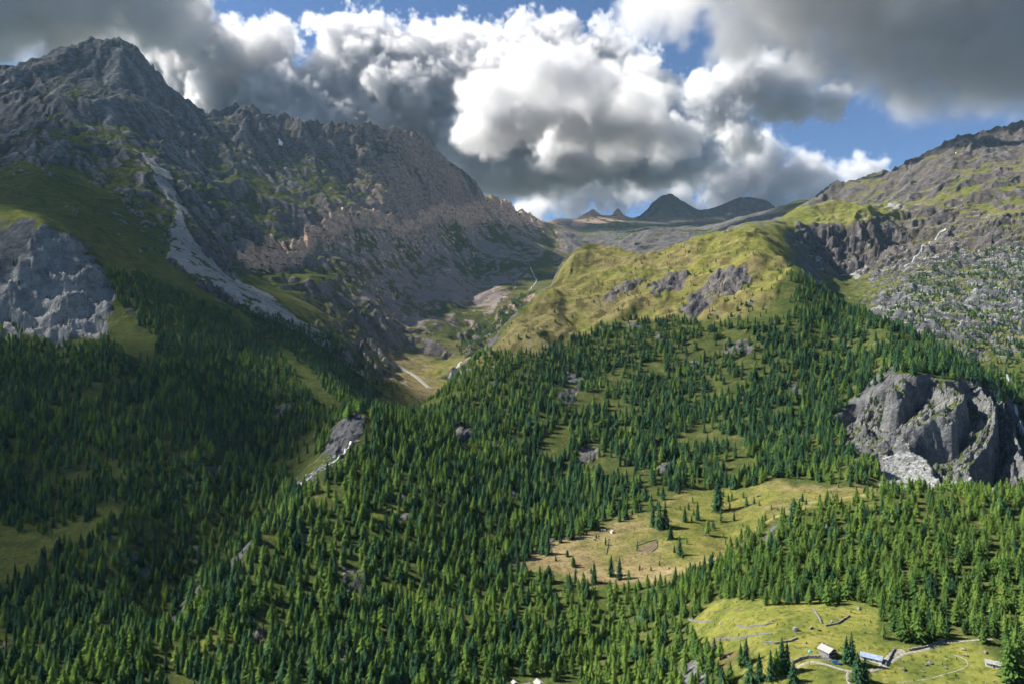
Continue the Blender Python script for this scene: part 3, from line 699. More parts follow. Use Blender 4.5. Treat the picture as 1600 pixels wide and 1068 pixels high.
FOREST = [
 ([(1130, 502), (1120, 480), (1165, 440), (1195, 395), (1235, 420), (1235, 480), (1200, 505)], 900, 1350, .21, 7, 13, .3),
 (SPUR, 215, 1160, 1.0, 11, 19, .6),
 ([(-200, 560), (0, 505), (40, 525), (120, 545), (165, 530), (200, 560), (300, 560), (420, 560), (520, 600), (575, 640), (478, 745), (420, 800), (330, 888), (220, 985), (60, 1075), (-200, 1300)], 250, 1240, .92, 9, 17, .6),
 ([(165, 408), (215, 430), (280, 455), (360, 495), (440, 555), (330, 590), (240, 550), (180, 490)], 850, 1400, 1.0, 12, 17, .1),
 ([(385, 480), (420, 490), (500, 520), (600, 590), (618, 606), (570, 640), (480, 600), (400, 540)], 950, 1500, 1.0, 11, 15, .1),
 ([(490, 508), (520, 512), (600, 560), (618, 585), (600, 590), (540, 555)], 1250, 1650, .9, 9, 13, .1),
 ([(545, 510), (560, 500), (595, 515), (600, 535), (570, 530)], 1500, 1950, .8, 9, 13, .1),
 ([(720, 540), (740, 520), (780, 490), (830, 455), (845, 450), (800, 500), (760, 545), (735, 575)], 1500, 2700, .8, 10, 15, .1),
 ([(1300, 458), (1375, 498), (1480, 548), (1580, 620), (1700, 640), (1700, 580), (1560, 540), (1480, 500), (1380, 470)], 880, 1350, .6, 9, 15, .25),
 ([(1370, 480), (1430, 430), (1500, 395), (1560, 375), (1700, 355), (1700, 580), (1560, 540), (1480, 500)], 1000, 1750, .5, 10, 16, .25),
 ([(1040, 380), (1190, 375), (1195, 480), (1100, 500), (940, 505), (830, 545), (760, 560), (850, 470), (950, 430)], 900, 1500, .075, 6, 12, .3),
 ([(800, 500), (900, 455), (960, 440), (1000, 440), (900, 480), (820, 530), (760, 560)], 950, 1400, .10, 5, 9, .1),
 ([(60, 430), (180, 470), (175, 530), (100, 540), (0, 500), (-60, 470)], 950, 1200, .12, 6, 10, .1),
 ([(-60, 430), (10, 410), (30, 400), (20, 430), (-60, 480)], 980, 1200, .5, 6, 10, .1),
 ([(200, 450), (500, 510), (480, 530), (300, 500)], 1000, 1500, .03, 5, 9, .1),
 ([(1310, 640), (1400, 585), (1540, 595), (1620, 650), (1620, 760), (1500, 790), (1390, 790)], 520, 800, .07, 4, 9, .4),
 ([(800, 885), (900, 840), (1060, 775), (1370, 760), (1370, 785), (1160, 860), (1040, 915), (900, 912)], 440, 640, .11, 4, 13, .5),
]
def scatter():
    out = []
    r_ = np.random.default_rng(21)
    bands = [(215, 420, 4.6), (420, 700, 6.2), (700, 1100, 6.8), (1100, 2700, 6.8)]
    for y0, y1, sp in bands:
        nx = int(2 * .95 * y1 / sp); ny = int((y1 - y0) / sp)
        gx_, gy_ = np.meshgrid(np.arange(nx), np.arange(ny))
        X = (gx_.ravel() - nx / 2 + r_.uniform(-.5, 1.5, gx_.size)) * sp
        Y = y0 + (gy_.ravel() + r_.uniform(-.5, 1.5, gx_.size)) * sp
        k = (np.abs(X / Y) < .90); X = X[k]; Y = Y[k]
        Z = interp(X, Y, ZZ); px, py = proj(X, Y, Z)
        wx = px + 12 * gnoise(px / 40, py / 40, 301) + 9 * gnoise(px / 13, py / 13, 303); wy = py + 9 * gnoise(px / 40, py / 40, 302) + 6 * gnoise(px / 13, py / 13, 304)
        free = np.zeros(len(X), bool)
        for pts, a, b in NO_TREES: free |= inpoly(wx, wy, pts) & (Y > a) & (Y < b)
        done = np.zeros(len(X), bool)
        rk_ = interp(X, Y, rock); sl = interp(X, Y, SL)
        gap = fbm(X, Y, 38, 3, 305); glade = smooth(.22, .36, fbm(X, Y, 85, 3, 306) + .10 * ((px > 800) & (Y > 560) & (Y < 1000)) - .3 * (Y < 480) - .3 * ((px < 620) & (Y > 800))); oc = interp(X, Y, OUTCROP)
        for pts, a, b, dens, h0, h1, lar in FOREST:
            ins = inpoly(wx, wy, pts) & (Y > a) & (Y < b) & ~done
            sparse = dens < .2
            ok = ins & (r_.random(len(X)) < dens * (1 - .55 * rk_ * (dens > .6)) * (1 - .85 * glade * (not sparse)) * (1 - .9 * oc) * np.clip((1.4 if dens > .6 else 1.2 if sparse else .75) + gap * (1.7 if dens > .6 else 3.2), 0, 1.5)) & (sl < 2.2)
            if not sparse: ok &= ~free; done |= ins & ~free
            if y1 == 420: ok &= (r_.random(len(X)) < np.where(px > 860, 1.0, .85))
            idx = np.nonzero(ok)[0]
            big = np.clip(1 - (Y[idx] - 700) / 1400, .62, 1)
            h = (h0 + (h1 - h0) * r_.beta(1.5, 1.2, len(idx)) - .12 * (h1 - h0)) * big * np.where(r_.random(len(idx)) < .14, .55, 1.0) * (1 + .22 * fbm(X[idx], Y[idx], 60, 2, 309))
            nearf = np.where(px[idx] > 860, .58, .72); h = h * (nearf + (1 - nearf) * smooth(420, 800, Y[idx])); lar_ = 1
            lf = np.clip(lar + .55 * fbm(X[idx], Y[idx], 120, 3, 307), 0.02, .98)
            lf = np.where(px[idx] < 480, lf * .7, lf)
            if lar > .3:                                # the near right spur is nearly pure larch
                near = (Y[idx] < 450) & (px[idx] > 880)
                lf = np.where(near, .9, lf)
                lf = np.where((Y[idx] > 620) & (px[idx] > 820), lf * .45, lf)
            for i, hh, l in zip(idx, h, lf): out.append((X[i], Y[i], Z[i], hh, r_.random() < l))
    return out
TREES = scatter()
print('trees', len(TREES))
rt = np.random.default_rng(5)
tree_rows = []
for x, y, z, h, lar in TREES:
    v = rt.integers(0, 4) if lar else (7 if rt.random() < .12 else 4 + rt.integers(0, 3))
    tree_rows.append((x, y, z, h / VARIANTS[v][1], int(v), rt.uniform(0, 6.283)))
tree_rows = np.array(tree_rows)

# trees that stand alone near the houses and in the clearing: bearing, foot row, height in rows, shape, label
SPECIAL = [
 (1331, 1037, 52, 5, 'taller of the two dark conifers between the houses'), (1323, 1036, 44, 4, 'shorter of the two dark conifers between the houses'),
 (1341, 1064, 46, 6, 'conifer below the path in front of the low farm building'), (1352, 1066, 40, 4, 'small conifer at the bottom edge right of the path fork'),
 (1222, 1052, 58, 5, 'tallest conifer of the clump left of the tall house'), (1230, 1050, 48, 4, 'second conifer of the clump, nearest to the tall house'), (1213, 1056, 46, 1, 'left larch of the clump by the path end'), (1204, 1062, 48, 4, 'dark conifer at the path end by the bottom edge'),
 (1166, 1040, 44, 4, 'dark conifer standing alone in the lower meadow'), (1157, 1042, 38, 1, 'light larch beside the lone dark conifer'), (1186, 1064, 46, 4, 'bottom edge conifer left of the path end'), (1172, 1068, 42, 6, 'stout bottom edge conifer in the lower meadow'),
 (1125, 1030, 36, 1, 'thin larch at the left rim of the lower meadow'), (1116, 1024, 30, 4, 'small conifer at the left rim of the lower meadow'), (1240, 1066, 34, 6, 'bushy conifer at the bottom edge below the path bend'),
 (1292, 940, 36, 1, 'lone larch at the top of the lower meadow'), (1324, 936, 38, 3, 'lone larch near the top right of the lower meadow'), (1588, 1066, 88, 1, 'tall larch at the right edge in front of the white hut'), (1578, 1070, 70, 3, 'broad larch beside the tall one at the right edge'), (1598, 1060, 76, 0, 'larch cut by the right edge of the view'),
 (856, 866, 34, 4, 'dark conifer at the lower left end of the tan clearing'), (968, 814, 22, 4, 'small conifer just above the white hut'), (895, 886, 20, 1, 'little larch below the tan clearing'), (955, 900, 34, 4, 'left conifer of the pair at the foot of the tan clearing'), (968, 905, 36, 5, 'right conifer of the pair at the foot of the tan clearing'), (928, 910, 34, 4, 'conifer left of the pair at the foot of the tan clearing'),
 (1030, 826, 44, 4, 'front conifer of the dark clump above the ruined fold'), (1020, 822, 38, 5, 'left conifer of the dark clump above the ruined fold'), (1040, 824, 36, 6, 'right conifer of the dark clump above the ruined fold'), (1048, 842, 24, 6, 'bushy conifer right of the ruined fold'), (1062, 868, 32, 4, 'single conifer right of centre in the tan clearing'), (1106, 836, 28, 1, 'slim larch in the grassy gully of the clearing'),
 (1122, 798, 56, 4, 'big dark conifer standing in the upper clearing'), (1070, 815, 26, 4, 'conifer at the upper rim of the tan clearing'), (1090, 812, 30, 5, 'second conifer at the upper rim of the tan clearing'), (1126, 815, 20, 1, 'short larch below the big dark conifer'),
]
N_SINGLE = 300 - len(SPECIAL)

# nearest trees in view: one thing each; the rest of the wood: one mass
tpx, tpy = proj(tree_rows[:, 0], tree_rows[:, 1], tree_rows[:, 2])
th_px = tree_rows[:, 3] * 16 / tree_rows[:, 1] * F
inview = (tpx > 6) & (tpx < 1594) & (tpy - th_px * .5 < 1062) & (tpy > 600)
order = np.argsort(np.where(inview, -th_px, 1e9))
single = order[:N_SINGLE]
mass = np.ones(len(tree_rows), bool); mass[single] = False

def instance_cloud(name, rows, source):
    me = bpy.data.meshes.new(name)
    me.from_pydata([tuple(r[:3]) for r in rows], [], [])
    for k, nm, ty in ((3, 'size', 'FLOAT'), (4, 'variant', 'INT'), (5, 'turn', 'FLOAT')):
        a = me.attributes.new(nm, ty, 'POINT'); a.data.foreach_set('value', rows[:, k].astype(np.int32 if ty == 'INT' else np.float32))
    o = bpy.data.objects.new(name, me); COL.objects.link(o)
    ng = bpy.data.node_groups.new(name, 'GeometryNodeTree')
    ng.interface.new_socket('Geometry', in_out='INPUT', socket_type='NodeSocketGeometry')
    ng.interface.new_socket('Geometry', in_out='OUTPUT', socket_type='NodeSocketGeometry')
    nd = ng.nodes; L = ng.links.new
    gi = nd.new('NodeGroupInput'); go = nd.new('NodeGroupOutput')
    ci = nd.new('GeometryNodeCollectionInfo'); ci.inputs['Collection'].default_value = source
    ci.inputs['Separate Children'].default_value = True; ci.inputs['Reset Children'].default_value = True
    ip = nd.new('GeometryNodeInstanceOnPoints'); ip.inputs['Pick Instance'].default_value = True
    def na(nm, ty):
        n = nd.new('GeometryNodeInputNamedAttribute'); n.data_type = ty; n.inputs['Name'].default_value = nm; return n.outputs['Attribute']
    cx = nd.new('ShaderNodeCombineXYZ'); L(na('turn', 'FLOAT'), cx.inputs[2])
    L(gi.outputs[0], ip.inputs['Points']); L(ci.outputs[0], ip.inputs['Instance'])
    L(na('variant', 'INT'), ip.inputs['Instance Index']); L(cx.outputs[0], ip.inputs['Rotation']); L(na('size', 'FLOAT'), ip.inputs['Scale'])
    L(ip.outputs[0], go.inputs[0])
    md = o.modifiers.new('instances', 'NODES'); md.node_group = ng
    o['kind'] = 'stuff'
    return o
forest = instance_cloud('forest', tree_rows[mass], tree_src)
forest['label'] = 'dense wood of larches and pines covering the slopes behind'

# ------------------------------------------------------------------ small things
def place(px, py, y0=150.0, y1=7000.0):
    """where the sight line at that bearing and height first meets the land"""
    Y = np.exp(np.linspace(math.log(y0), math.log(y1), 4000)); X = (px - CX) / F * Y
    Zr = (CY - py) / F * Y
    k = np.nonzero(interp(X, Y, ZZ) >= Zr)[0]
    i = k[0] if len(k) else len(Y) - 1
    return np.array([X[i], Y[i], ground(X[i], Y[i])])

def add_obj(name, me, parent=None, loc=(0, 0, 0), rot=(0, 0, 0)):
    o = bpy.data.objects.new(name, me); COL.objects.link(o)
    o.location = loc; o.rotation_euler = rot
    if parent is not None: o.parent = parent
    return o
def tag(o, label, cat, group=None):
    o['label'] = label; o['category'] = cat
    if group: o['group'] = group
    return o

class MB:
    def __init__(s): s.v = []; s.f = []
    def box(s, x0, x1, y0, y1, z0, z1, jit=0.0, r=None):
        i = len(s.v); q = r or random
        for z in (z0, z1):
            for x, y in ((x0, y0), (x1, y0), (x1, y1), (x0, y1)):
                s.v.append((x + q.uniform(-jit, jit), y + q.uniform(-jit, jit), z + q.uniform(-jit, jit)))
        s.f += [(i, i + 3, i + 2, i + 1), (i + 4, i + 5, i + 6, i + 7)] + [(i + k, i + (k + 1) % 4, i + 4 + (k + 1) % 4, i + 4 + k) for k in range(4)]
        return s
    def quad(s, *p):
        i = len(s.v); s.v += [tuple(q) for q in p]; s.f.append(tuple(range(i, i + len(p)))); return s
    def prism(s, prof, axis, a, b):
        """profile (u, z) pushed along an axis from a to b"""
        i = len(s.v); n = len(prof)
        for t in (a, b):
            for u, z in prof: s.v.append((u, t, z) if axis == 'y' else (t, u, z))
        s.f += [tuple(range(i, i + n)), tuple(range(i + 2 * n - 1, i + n - 1, -1))]
        s.f += [(i + k, i + n + k, i + n + (k + 1) % n, i + (k + 1) % n) for k in range(n)]
        return s
    def cyl(s, c, r0, r1, z0, z1, n=8):
        i = len(s.v)
        for z, r in ((z0, r0), (z1, r1)):
            for k in range(n): s.v.append((c[0] + r * math.cos(6.2832 * k / n), c[1] + r * math.sin(6.2832 * k / n), z))
        s.f += [(i + k, i + (k + 1) % n, i + n + (k + 1) % n, i + n + k) for k in range(n)] + [tuple(range(i + n, i + 2 * n)), tuple(range(i + n - 1, i - 1, -1))]
        return s
    def mesh(s, name, mat): 
        me = mesh_from(name, s.v, s.f, [mat])
        bm = bmesh.new(); bm.from_mesh(me); bmesh.ops.recalc_face_normals(bm, faces=bm.faces); bm.to_mesh(me); bm.free()
        return me

def simple_mat(name, stops, scale, detail=5, rough=.8, bump=0.0, spec=.25, metal=0.0, coords='Object'):
    m, nt, out = new_mat(name); N = NT(nt)
    tc = N.n('ShaderNodeTexCoord'); vec = tc.outputs[coords]
    nz = N.noise(vec, scale, detail, .6)
    b = N.n('ShaderNodeBsdfPrincipled'); b.inputs['Roughness'].default_value = rough
    b.inputs['Specular IOR Level'].default_value = spec; b.inputs['Metallic'].default_value = metal
    N.link(N.ramp(nz, stops), b.inputs['Base Color'])
    if bump:
        bp = N.n('ShaderNodeBump'); bp.inputs['Distance'].default_value = bump
        N.link(N.noise(vec, scale * 2, 4), bp.inputs['Height']); N.link(bp.outputs[0], b.inputs['Normal'])
    N.link(b.outputs[0], out.inputs['Surface']); return m
M_SLATE = simple_mat('stone_slabs', [(.3, (.15, .145, .14)), (.5, (.27, .265, .26)), (.7, (.40, .39, .385))], 2.2, 6, .75, .06)
M_METAL = simple_mat('blue_grey_sheet', [(.3, (.14, .18, .25)), (.6, (.25, .31, .40)), (.75, (.32, .37, .43))], .5, 3, .5, .02, .4)
M_WOOD = simple_mat('weathered_dark_wood', [(.3, (.035, .025, .020)), (.6, (.075, .052, .040)), (.8, (.11, .08, .06))], 3.0, 5, .85, .03)
M_RED = simple_mat('red_brown_boards', [(.3, (.22, .06, .035)), (.7, (.34, .10, .06))], 3.0, 4, .8)
M_STONE = simple_mat('field_stone', [(.28, (.075, .073, .07)), (.5, (.17, .168, .165)), (.72, (.31, .305, .295))], 1.4, 6, .9, .1)
M_WHITE = simple_mat('whitewash', [(.3, (.55, .54, .52)), (.7, (.75, .74, .71))], 1.2, 4, .9, .02)
M_GLASS = simple_mat('window_glass', [(.4, (.02, .025, .03)), (.6, (.04, .05, .06))], 1.0, 2, .08, 0, .5)
M_PAINT = simple_mat('blue_car_paint', [(.4, (.02, .10, .32)), (.6, (.03, .13, .38))], .8, 2, .25, 0, .5)
M_TYRE = simple_mat('black_rubber', [(.4, (.02, .02, .02)), (.6, (.035, .035, .035))], 6, 2, .9)
M_TARP = simple_mat('turquoise_tarpaulin', [(.3, (.05, .30, .34)), (.7, (.12, .45, .48))], 1.5, 3, .5)
M_GRAVEL = simple_mat('pale_gravel', [(.3, (.11, .105, .085)), (.5, (.20, .19, .16)), (.7, (.30, .285, .25))], .9, 6, .95, .05)
M_POLE = simple_mat('grey_timber', [(.3, (.16, .14, .12)), (.7, (.28, .26, .23))], 2, 3, .9)
def water_material():
    m, nt, out = new_mat('white_water'); N = NT(nt)
    geo = N.n('ShaderNodeNewGeometry')
    nz = N.noise(geo.outputs['Position'], .35, 5, .7)
    b = N.n('ShaderNodeBsdfPrincipled'); b.inputs['Roughness'].default_value = .35
    N.link(N.ramp(nz, [(.38, (.08, .10, .11)), (.52, (.30, .33, .34)), (.68, (.70, .72, .74))]), b.inputs['Base Color'])
    N.link(b.outputs[0], out.inputs['Surface']); return m
M_WATER = water_material()

HS = .55
def gable_house(name, label, loc, rz, W, D, eave, ridge, wall_m, gable_m, roof_m, over=.6, thick=.25, wins=(), doors=(), chim=None, balcony=None):
    """gable ends look along +/-y; W across, D deep"""
    root = bpy.data.objects.new(name, None); COL.objects.link(root)
    root.location = loc; root.rotation_euler = (0, 0, rz); root.scale = (HS, HS, HS); tag(root, label, 'house')
    w = W / 2; d = D / 2
    add_obj('wall', MB().box(-w, w, -d, d, -3.0, eave).mesh('wall', wall_m), root)
    for s in (-1, 1):
        add_obj('gable', MB().prism([(-w + .01, eave + .003), (w - .01, eave + .003), (0, ridge - .06)], 'y', s * (d - .2), s * (d + .003)).mesh('gable', gable_m), root)
    sl = (ridge - eave) / w
    for s in (-1, 1):
        e = w + over; ze = eave - sl * over
        rf = MB()
        n = 7
        for k in range(n):          # courses of slabs, each lapping the one below
            t0 = k / n; t1 = (k + 1.12) / n
            xa, za = s * e * (1 - t0), ze + (ridge - ze) * t0; xb, zb = s * e * (1 - min(t1, 1)), ze + (ridge - ze) * min(t1, 1)
            rf.prism([(xa, za + .05), (xb, zb + .02), (xb, zb + thick), (xa, za + thick + .07)], 'y', -d - over + .02 * (k % 3), d + over - .02 * (k % 2))
        ro = add_obj('roof', rf.mesh('roof', roof_m), root)
        if chim and s == 1:
            c = MB().box(chim[0] - .4, chim[0] + .4, chim[1] - .4, chim[1] + .4, ridge - 1.4, ridge + .9)
            add_obj('chimney', c.mesh('chimney', M_STONE), ro)
    add_obj('ridge_cap', MB().prism([(-.22, ridge + .1), (.22, ridge + .1), (0, ridge + thick + .14)], 'y', -d - over - .03, d + over + .03).mesh('ridge_cap', roof_m), root)
    for kind, items in (('window', wins), ('door', doors)):
        for (face, u, z, ww, hh) in items:
            fr = MB(); pn = MB()
            if face in 'fb':
                y = -d if face == 'f' else d; s = -1 if face == 'f' else 1
                a, b = sorted((y + s * .003, y + s * .09)); c_, e_ = sorted((y + s * .092, y + s * .12))
                fr.box(u - ww / 2, u + ww / 2, a, b, z, z + hh); pn.box(u - ww / 2 + .1, u + ww / 2 - .1, c_, e_, z + .1, z + hh - .1)
            else:
                x = -w if face == 'l' else w; s = -1 if face == 'l' else 1
                a, b = sorted((x + s * .003, x + s * .09)); c_, e_ = sorted((x + s * .092, x + s * .12))
                fr.box(a, b, u - ww / 2, u + ww / 2, z, z + hh); pn.box(c_, e_, u - ww / 2 + .1, u + ww / 2 - .1, z + .1, z + hh - .1)
            fo = add_obj(kind, fr.mesh(kind, M_WHITE if kind == 'window' else M_WOOD), root)
            add_obj('pane' if kind == 'window' else 'leaf', pn.mesh('pane', M_GLASS if kind == 'window' else M_WOOD), fo)
    if balcony:
        z = balcony; b = MB().box(-w, w, -d - 1.1, -d - .004, z, z + .15)
        bo = add_obj('balcony', b.mesh('balcony', M_WOOD), root)
        rl = MB().box(-w, w, -d - 1.1, -d - 1.02, z + .95, z + 1.05)
        for k in range(13):
            x = -w + .05 + k * (2 * w - .1) / 12; rl.box(x - .04, x + .04, -d - 1.09, -d - 1.03, z + .15, z + .95)
        add_obj('railing', rl.mesh('railing', M_WOOD), bo)
    return root

R = math.radians
HOUSE_AT = []
p = place(1293, 1023); HOUSE_AT.append((p, 9))
gable_house('house', 'tall dark timber house with pale stone roof beside the meadow path', p - np.array([0, 0, .3]), R(26), 7.6, 8.5, 4.6, 6.6, M_STONE, M_WOOD, M_SLATE, .9, .28,
            wins=[('f', -2.2, 1.0, .9, 1.0), ('f', 0, 1.0, .9, 1.0), ('f', 2.2, 1.0, .9, 1.0), ('f', -1.6, 3.5, .8, .9), ('f', 1.6, 3.5, .8, .9), ('l', -1.5, 1.6, .9, 1.0), ('l', 1.6, 1.6, .9, 1.0)], doors=[('f', -1.05, -.3, 1.0, 2.0)], chim=(1.2, 1.5), balcony=2.9)
p = place(1362, 1030); HOUSE_AT.append((p, 10))
gable_house('house', 'long low farm building with blue grey roof behind two conifers', p - np.array([0, 0, .2]), R(56), 6.4, 13.0, 2.5, 4.1, M_WHITE, M_WHITE, M_METAL, .5, .14,
            wins=[('l', -3.5, .8, 1.2, 1.0), ('l', 0, .8, 1.2, 1.0), ('f', 0, 1.0, 1.2, 1.0)], doors=[('l', 3.6, -.2, 1.6, 2.1), ('f', -1.8, -.2, 1.1, 2.0)])
p = place(1552, 1040); HOUSE_AT.append((p, 8))
gable_house('house', 'white walled stone hut with slab roof half hidden by the right edge trees', p - np.array([0, 0, .2]), R(58), 5.0, 8.5, 2.4, 3.7, M_WHITE, M_WHITE, M_SLATE, .45, .2,
            wins=[('l', -2.0, .8, .9, .9), ('l', 1.2, .8, .9, .9)], doors=[('l', -.4, -.2, 1.0, 2.0)])
for px, py, W, D, ea, ri, rz, lab in ((842, 1072, 7.0, 8.0, 3.2, 5.4, 24, 'grey slab roofed house cut by the bottom edge, right of its row'), (822, 1074, 6.0, 6.5, 2.6, 4.4, -64, 'grey slab roofed house in the middle of the row at the bottom edge'),
                                     (804, 1070, 4.2, 4.6, 2.4, 3.8, 24, 'small brown hut with slab roof at the left end of the row'), (889, 1080, 6.4, 7.0, 2.6, 4.4, 30, 'grey slab roof standing alone right of the bottom edge row')):
    p = place(px, py); HOUSE_AT.append((p, 7))
    gable_house('house', lab, p, R(rz), W, D, ea, ri, M_STONE, M_STONE if W > 5 else M_WOOD, M_SLATE, .6, .25, wins=[('f', -1.2, .9, .8, .8), ('f', 1.2, .9, .8, .8), ('r', 0, .9, .8, .8)], doors=[('f', 0, -.2, 1.0, 1.9)])
p = place(957, 832); HOUSE_AT.append((p, 6))
gable_house('hut', 'small white stone hut in the tan clearing on the slope', p, R(20), 4.4, 5.0, 2.3, 3.6, M_WHITE, M_WHITE, M_SLATE, .5, .22, wins=[('f', 1.1, .9, .6, .6)], doors=[('f', -.6, -.2, .9, 1.8)])
p = place(943, 829)
gable_house('hut', 'low long stone shed just left of the white hut', p, R(85), 3.4, 6.5, 1.5, 2.3, M_STONE, M_STONE, M_SLATE, .3, .18, doors=[('l', 1.0, -.2, .9, 1.5)])
p = place(607, 800); HOUSE_AT.append((p, 5))
gable_house('hut', 'dark timber hut in the small bright glade among larches', p, R(30), 3.8, 4.6, 1.9, 3.1, M_WOOD, M_WOOD, M_SLATE, .45, .18, doors=[('f', 0, -.2, .9, 1.7)])
p = place(633, 597)
gable_house('hut', 'tiny lone stone hut on the brown flat beside the pale river bed', p, R(70), 4.5, 8.0, 2.2, 3.6, M_STONE, M_STONE, M_SLATE, .5, .25, doors=[('l', 0, -.2, 1.2, 2.0)])

# path, draped on the ground
def strip(name, label, pts, width, lift, mat, n_sub=10, cross=4, kind='structure', wob=0.15, seed=1):
    P = [place(*q) for q in pts]
    P = np.array(P); line = []
    for a, b, c, d in zip(np.vstack([P[:1], P[:-2]]), P[:-1], P[1:], np.vstack([P[2:], P[-1:]])):
        for t in np.linspace(0, 1, n_sub, endpoint=False):
            line.append(.5 * ((2 * b) + (c - a) * t + (2 * a - 5 * b + 4 * c - d) * t * t + (3 * b - a - 3 * c + d) * t ** 3))
    line.append(P[-1]); line = np.array(line)
    tan = np.gradient(line[:, :2], axis=0); tan /= np.linalg.norm(tan, axis=1)[:, None] + 1e-9
    nor = np.c_[-tan[:, 1], tan[:, 0]]
    r_ = np.random.default_rng(seed); V = []; Fc = []
    for i in range(len(line)):
        w_ = width * (1 + wob * r_.uniform(-1, 1))
        for k in range(cross + 1):
            q = line[i, :2] + nor[i] * (k / cross - .5) * w_
            edge = 1 if k in (0, cross) else 0
            V.append((q[0], q[1], ground(q[0], q[1]) + lift - edge * lift * 1.3))
        if i:
            for k in range(cross):
                a = (i - 1) * (cross + 1) + k; Fc.append((a, a + 1, a + cross + 2, a + cross + 1))
    me = mesh_from(name, V, Fc, [mat], smooth_=True)
    o = add_obj(name, me); o['kind'] = kind; o['label'] = label
    return o
strip('path', 'pale gravel path winding below the houses', [(1550, 998), (1520, 1000), (1482, 1003), (1466, 1007), (1440, 1016), (1412, 1022), (1392, 1034), (1372, 1045), (1340, 1049), (1315, 1045), (1292, 1038), (1272, 1034), (1258, 1036), (1240, 1045), (1222, 1052), (1200, 1056)], 1.4, .12, M_GRAVEL)
strip('path', 'wide pale gravel ramp behind the low farm building', [(1378, 1042), (1388, 1030), (1400, 1019), (1412, 1016)], 3.0, .17, M_GRAVEL, seed=2)
strip('path', 'short gravel path dropping to the bottom edge from the main path', [(1326, 1049), (1324, 1058), (1328, 1070)], 1.3, .16, M_GRAVEL, seed=3)
strip('path', 'thin trodden trail curving across the lower right meadow', [(1402, 1066), (1450, 1060), (1480, 1052), (1500, 1046), (1512, 1038), (1508, 1030), (1490, 1022)], .45, .07, M_GRAVEL, seed=4)
strip('stream', 'pale river bed on the valley flat', [(672, 607), (662, 598), (650, 588), (636, 580), (618, 571), (600, 565)], 16, 1.2, M_GRAVEL, 8, 6, seed=5)
strip('stream', 'white water running down the valley flat behind the wooded edge', [(702, 592), (712, 583), (722, 578), (735, 572)], 9, 1.0, M_WATER, seed=6)
strip('stream', 'white mountain stream foaming through the dark gorge', [(548, 690), (530, 712), (508, 728), (486, 744), (462, 760), (440, 785)], 2.6, .5, M_WATER, seed=7)
strip('waterfall', 'white waterfall dropping in the gully at the right edge', [(1574, 585), (1579, 605), (1584, 622), (1588, 640), (1592, 660), (1600, 684)], 3.4, 1.0, M_WATER, seed=8)
strip('waterfall', 'thin white cascade down the slab beside the cirque cliffs', [(1478, 358), (1466, 368), (1452, 380), (1440, 393), (1428, 404), (1414, 418)], 5, 1.6, M_WATER, seed=9)
strip('stream', 'thin bright stream high in the valley behind the hill', [(829, 418), (834, 430), (838, 440), (826, 455)], 6, 2.0, M_WATER, seed=10)

# dry stone walls: rows of stones, each wall one thing
def stone_wall(label, pts, h, thick=.4, stone=.5, seed=0, group=None):
    h *= .62
    r = random.Random(seed); P = [place(*q) for q in pts]
    base = P[0]; m = MB()
    for a, b in zip(P[:-1], P[1:]):
        L = float(np.hypot(*(b - a)[:2])); n = max(1, int(L / stone)); ang = math.atan2(b[1] - a[1], b[0] - a[0])
        for k in range(n):
            c = a + (b - a) * ((k + .5) / n); g = ground(c[0], c[1]); z = -0.3
            while z < h * r.uniform(.75, 1.05):
                hh = r.uniform(.2, .34); i0 = len(m.v)
                m.box(-stone * .55, stone * .55, -thick / 2, thick / 2, z, z + hh * .96, .07, r)
                ca, sa = math.cos(ang + r.uniform(-.1, .1)), math.sin(ang)
                for j in range(i0, len(m.v)):
                    x, y, zz = m.v[j]; m.v[j] = (x * ca - y * sa + c[0] - base[0], x * sa + y * ca + c[1] - base[1], zz + g - base[2])
                z += hh
    o = add_obj('stone_wall', m.mesh('stone_wall', M_STONE), None, base)
    return tag(o, label, 'wall', group)
for k, (lab, pts, h) in enumerate([
    ('curved retaining wall just below the tall dark house', [(1238, 1037), (1250, 1031), (1264, 1028), (1282, 1029), (1300, 1034)], 1.7),
    ('straight wall climbing beside the wide gravel ramp', [(1384, 1040), (1391, 1027), (1398, 1014)], 1.3),
    ('long wall edging the path along the dark wood on the right', [(1420, 1016), (1448, 1011), (1466, 1004), (1478, 1000)], 1.0),
    ('broken terrace wall high in the left of the lower meadow', [(1076, 968), (1095, 972), (1112, 970)], .9),
    ('terrace wall across the middle of the lower meadow', [(1150, 978), (1172, 980), (1196, 977), (1206, 974)], .9),
    ('terrace wall below the middle one in the lower meadow', [(1120, 1000), (1150, 998), (1178, 993), (1205, 991)], .9),
    ('short terrace wall left of the tall house', [(1192, 1004), (1212, 1006), (1236, 1002), (1246, 997)], 1.0),
    ('ruined wall slanting up the meadow above the tall house', [(1270, 952), (1278, 962), (1284, 974)], 1.1),
    ('ruined wall crossing towards the wood above the tall house', [(1290, 978), (1310, 974), (1328, 962)], 1.0),
    ('lowest terrace wall near the bottom conifers', [(1095, 1010), (1118, 1020), (1140, 1026)], .9),
    ('straight upright wall line below the white hut', [(951, 841), (950, 852), (947, 866)], .9),
    ('left side of the ruined fold in the tan clearing', [(994, 844), (996, 854), (1003, 866)], .9),
    ('upper side of the ruined fold in the tan clearing', [(996, 852), (1010, 847), (1026, 843)], .9),
    ('right side of the ruined fold in the tan clearing', [(1027, 845), (1026, 856), (1018, 862)], .9)]):
    stone_wall(lab, pts, h, seed=k)

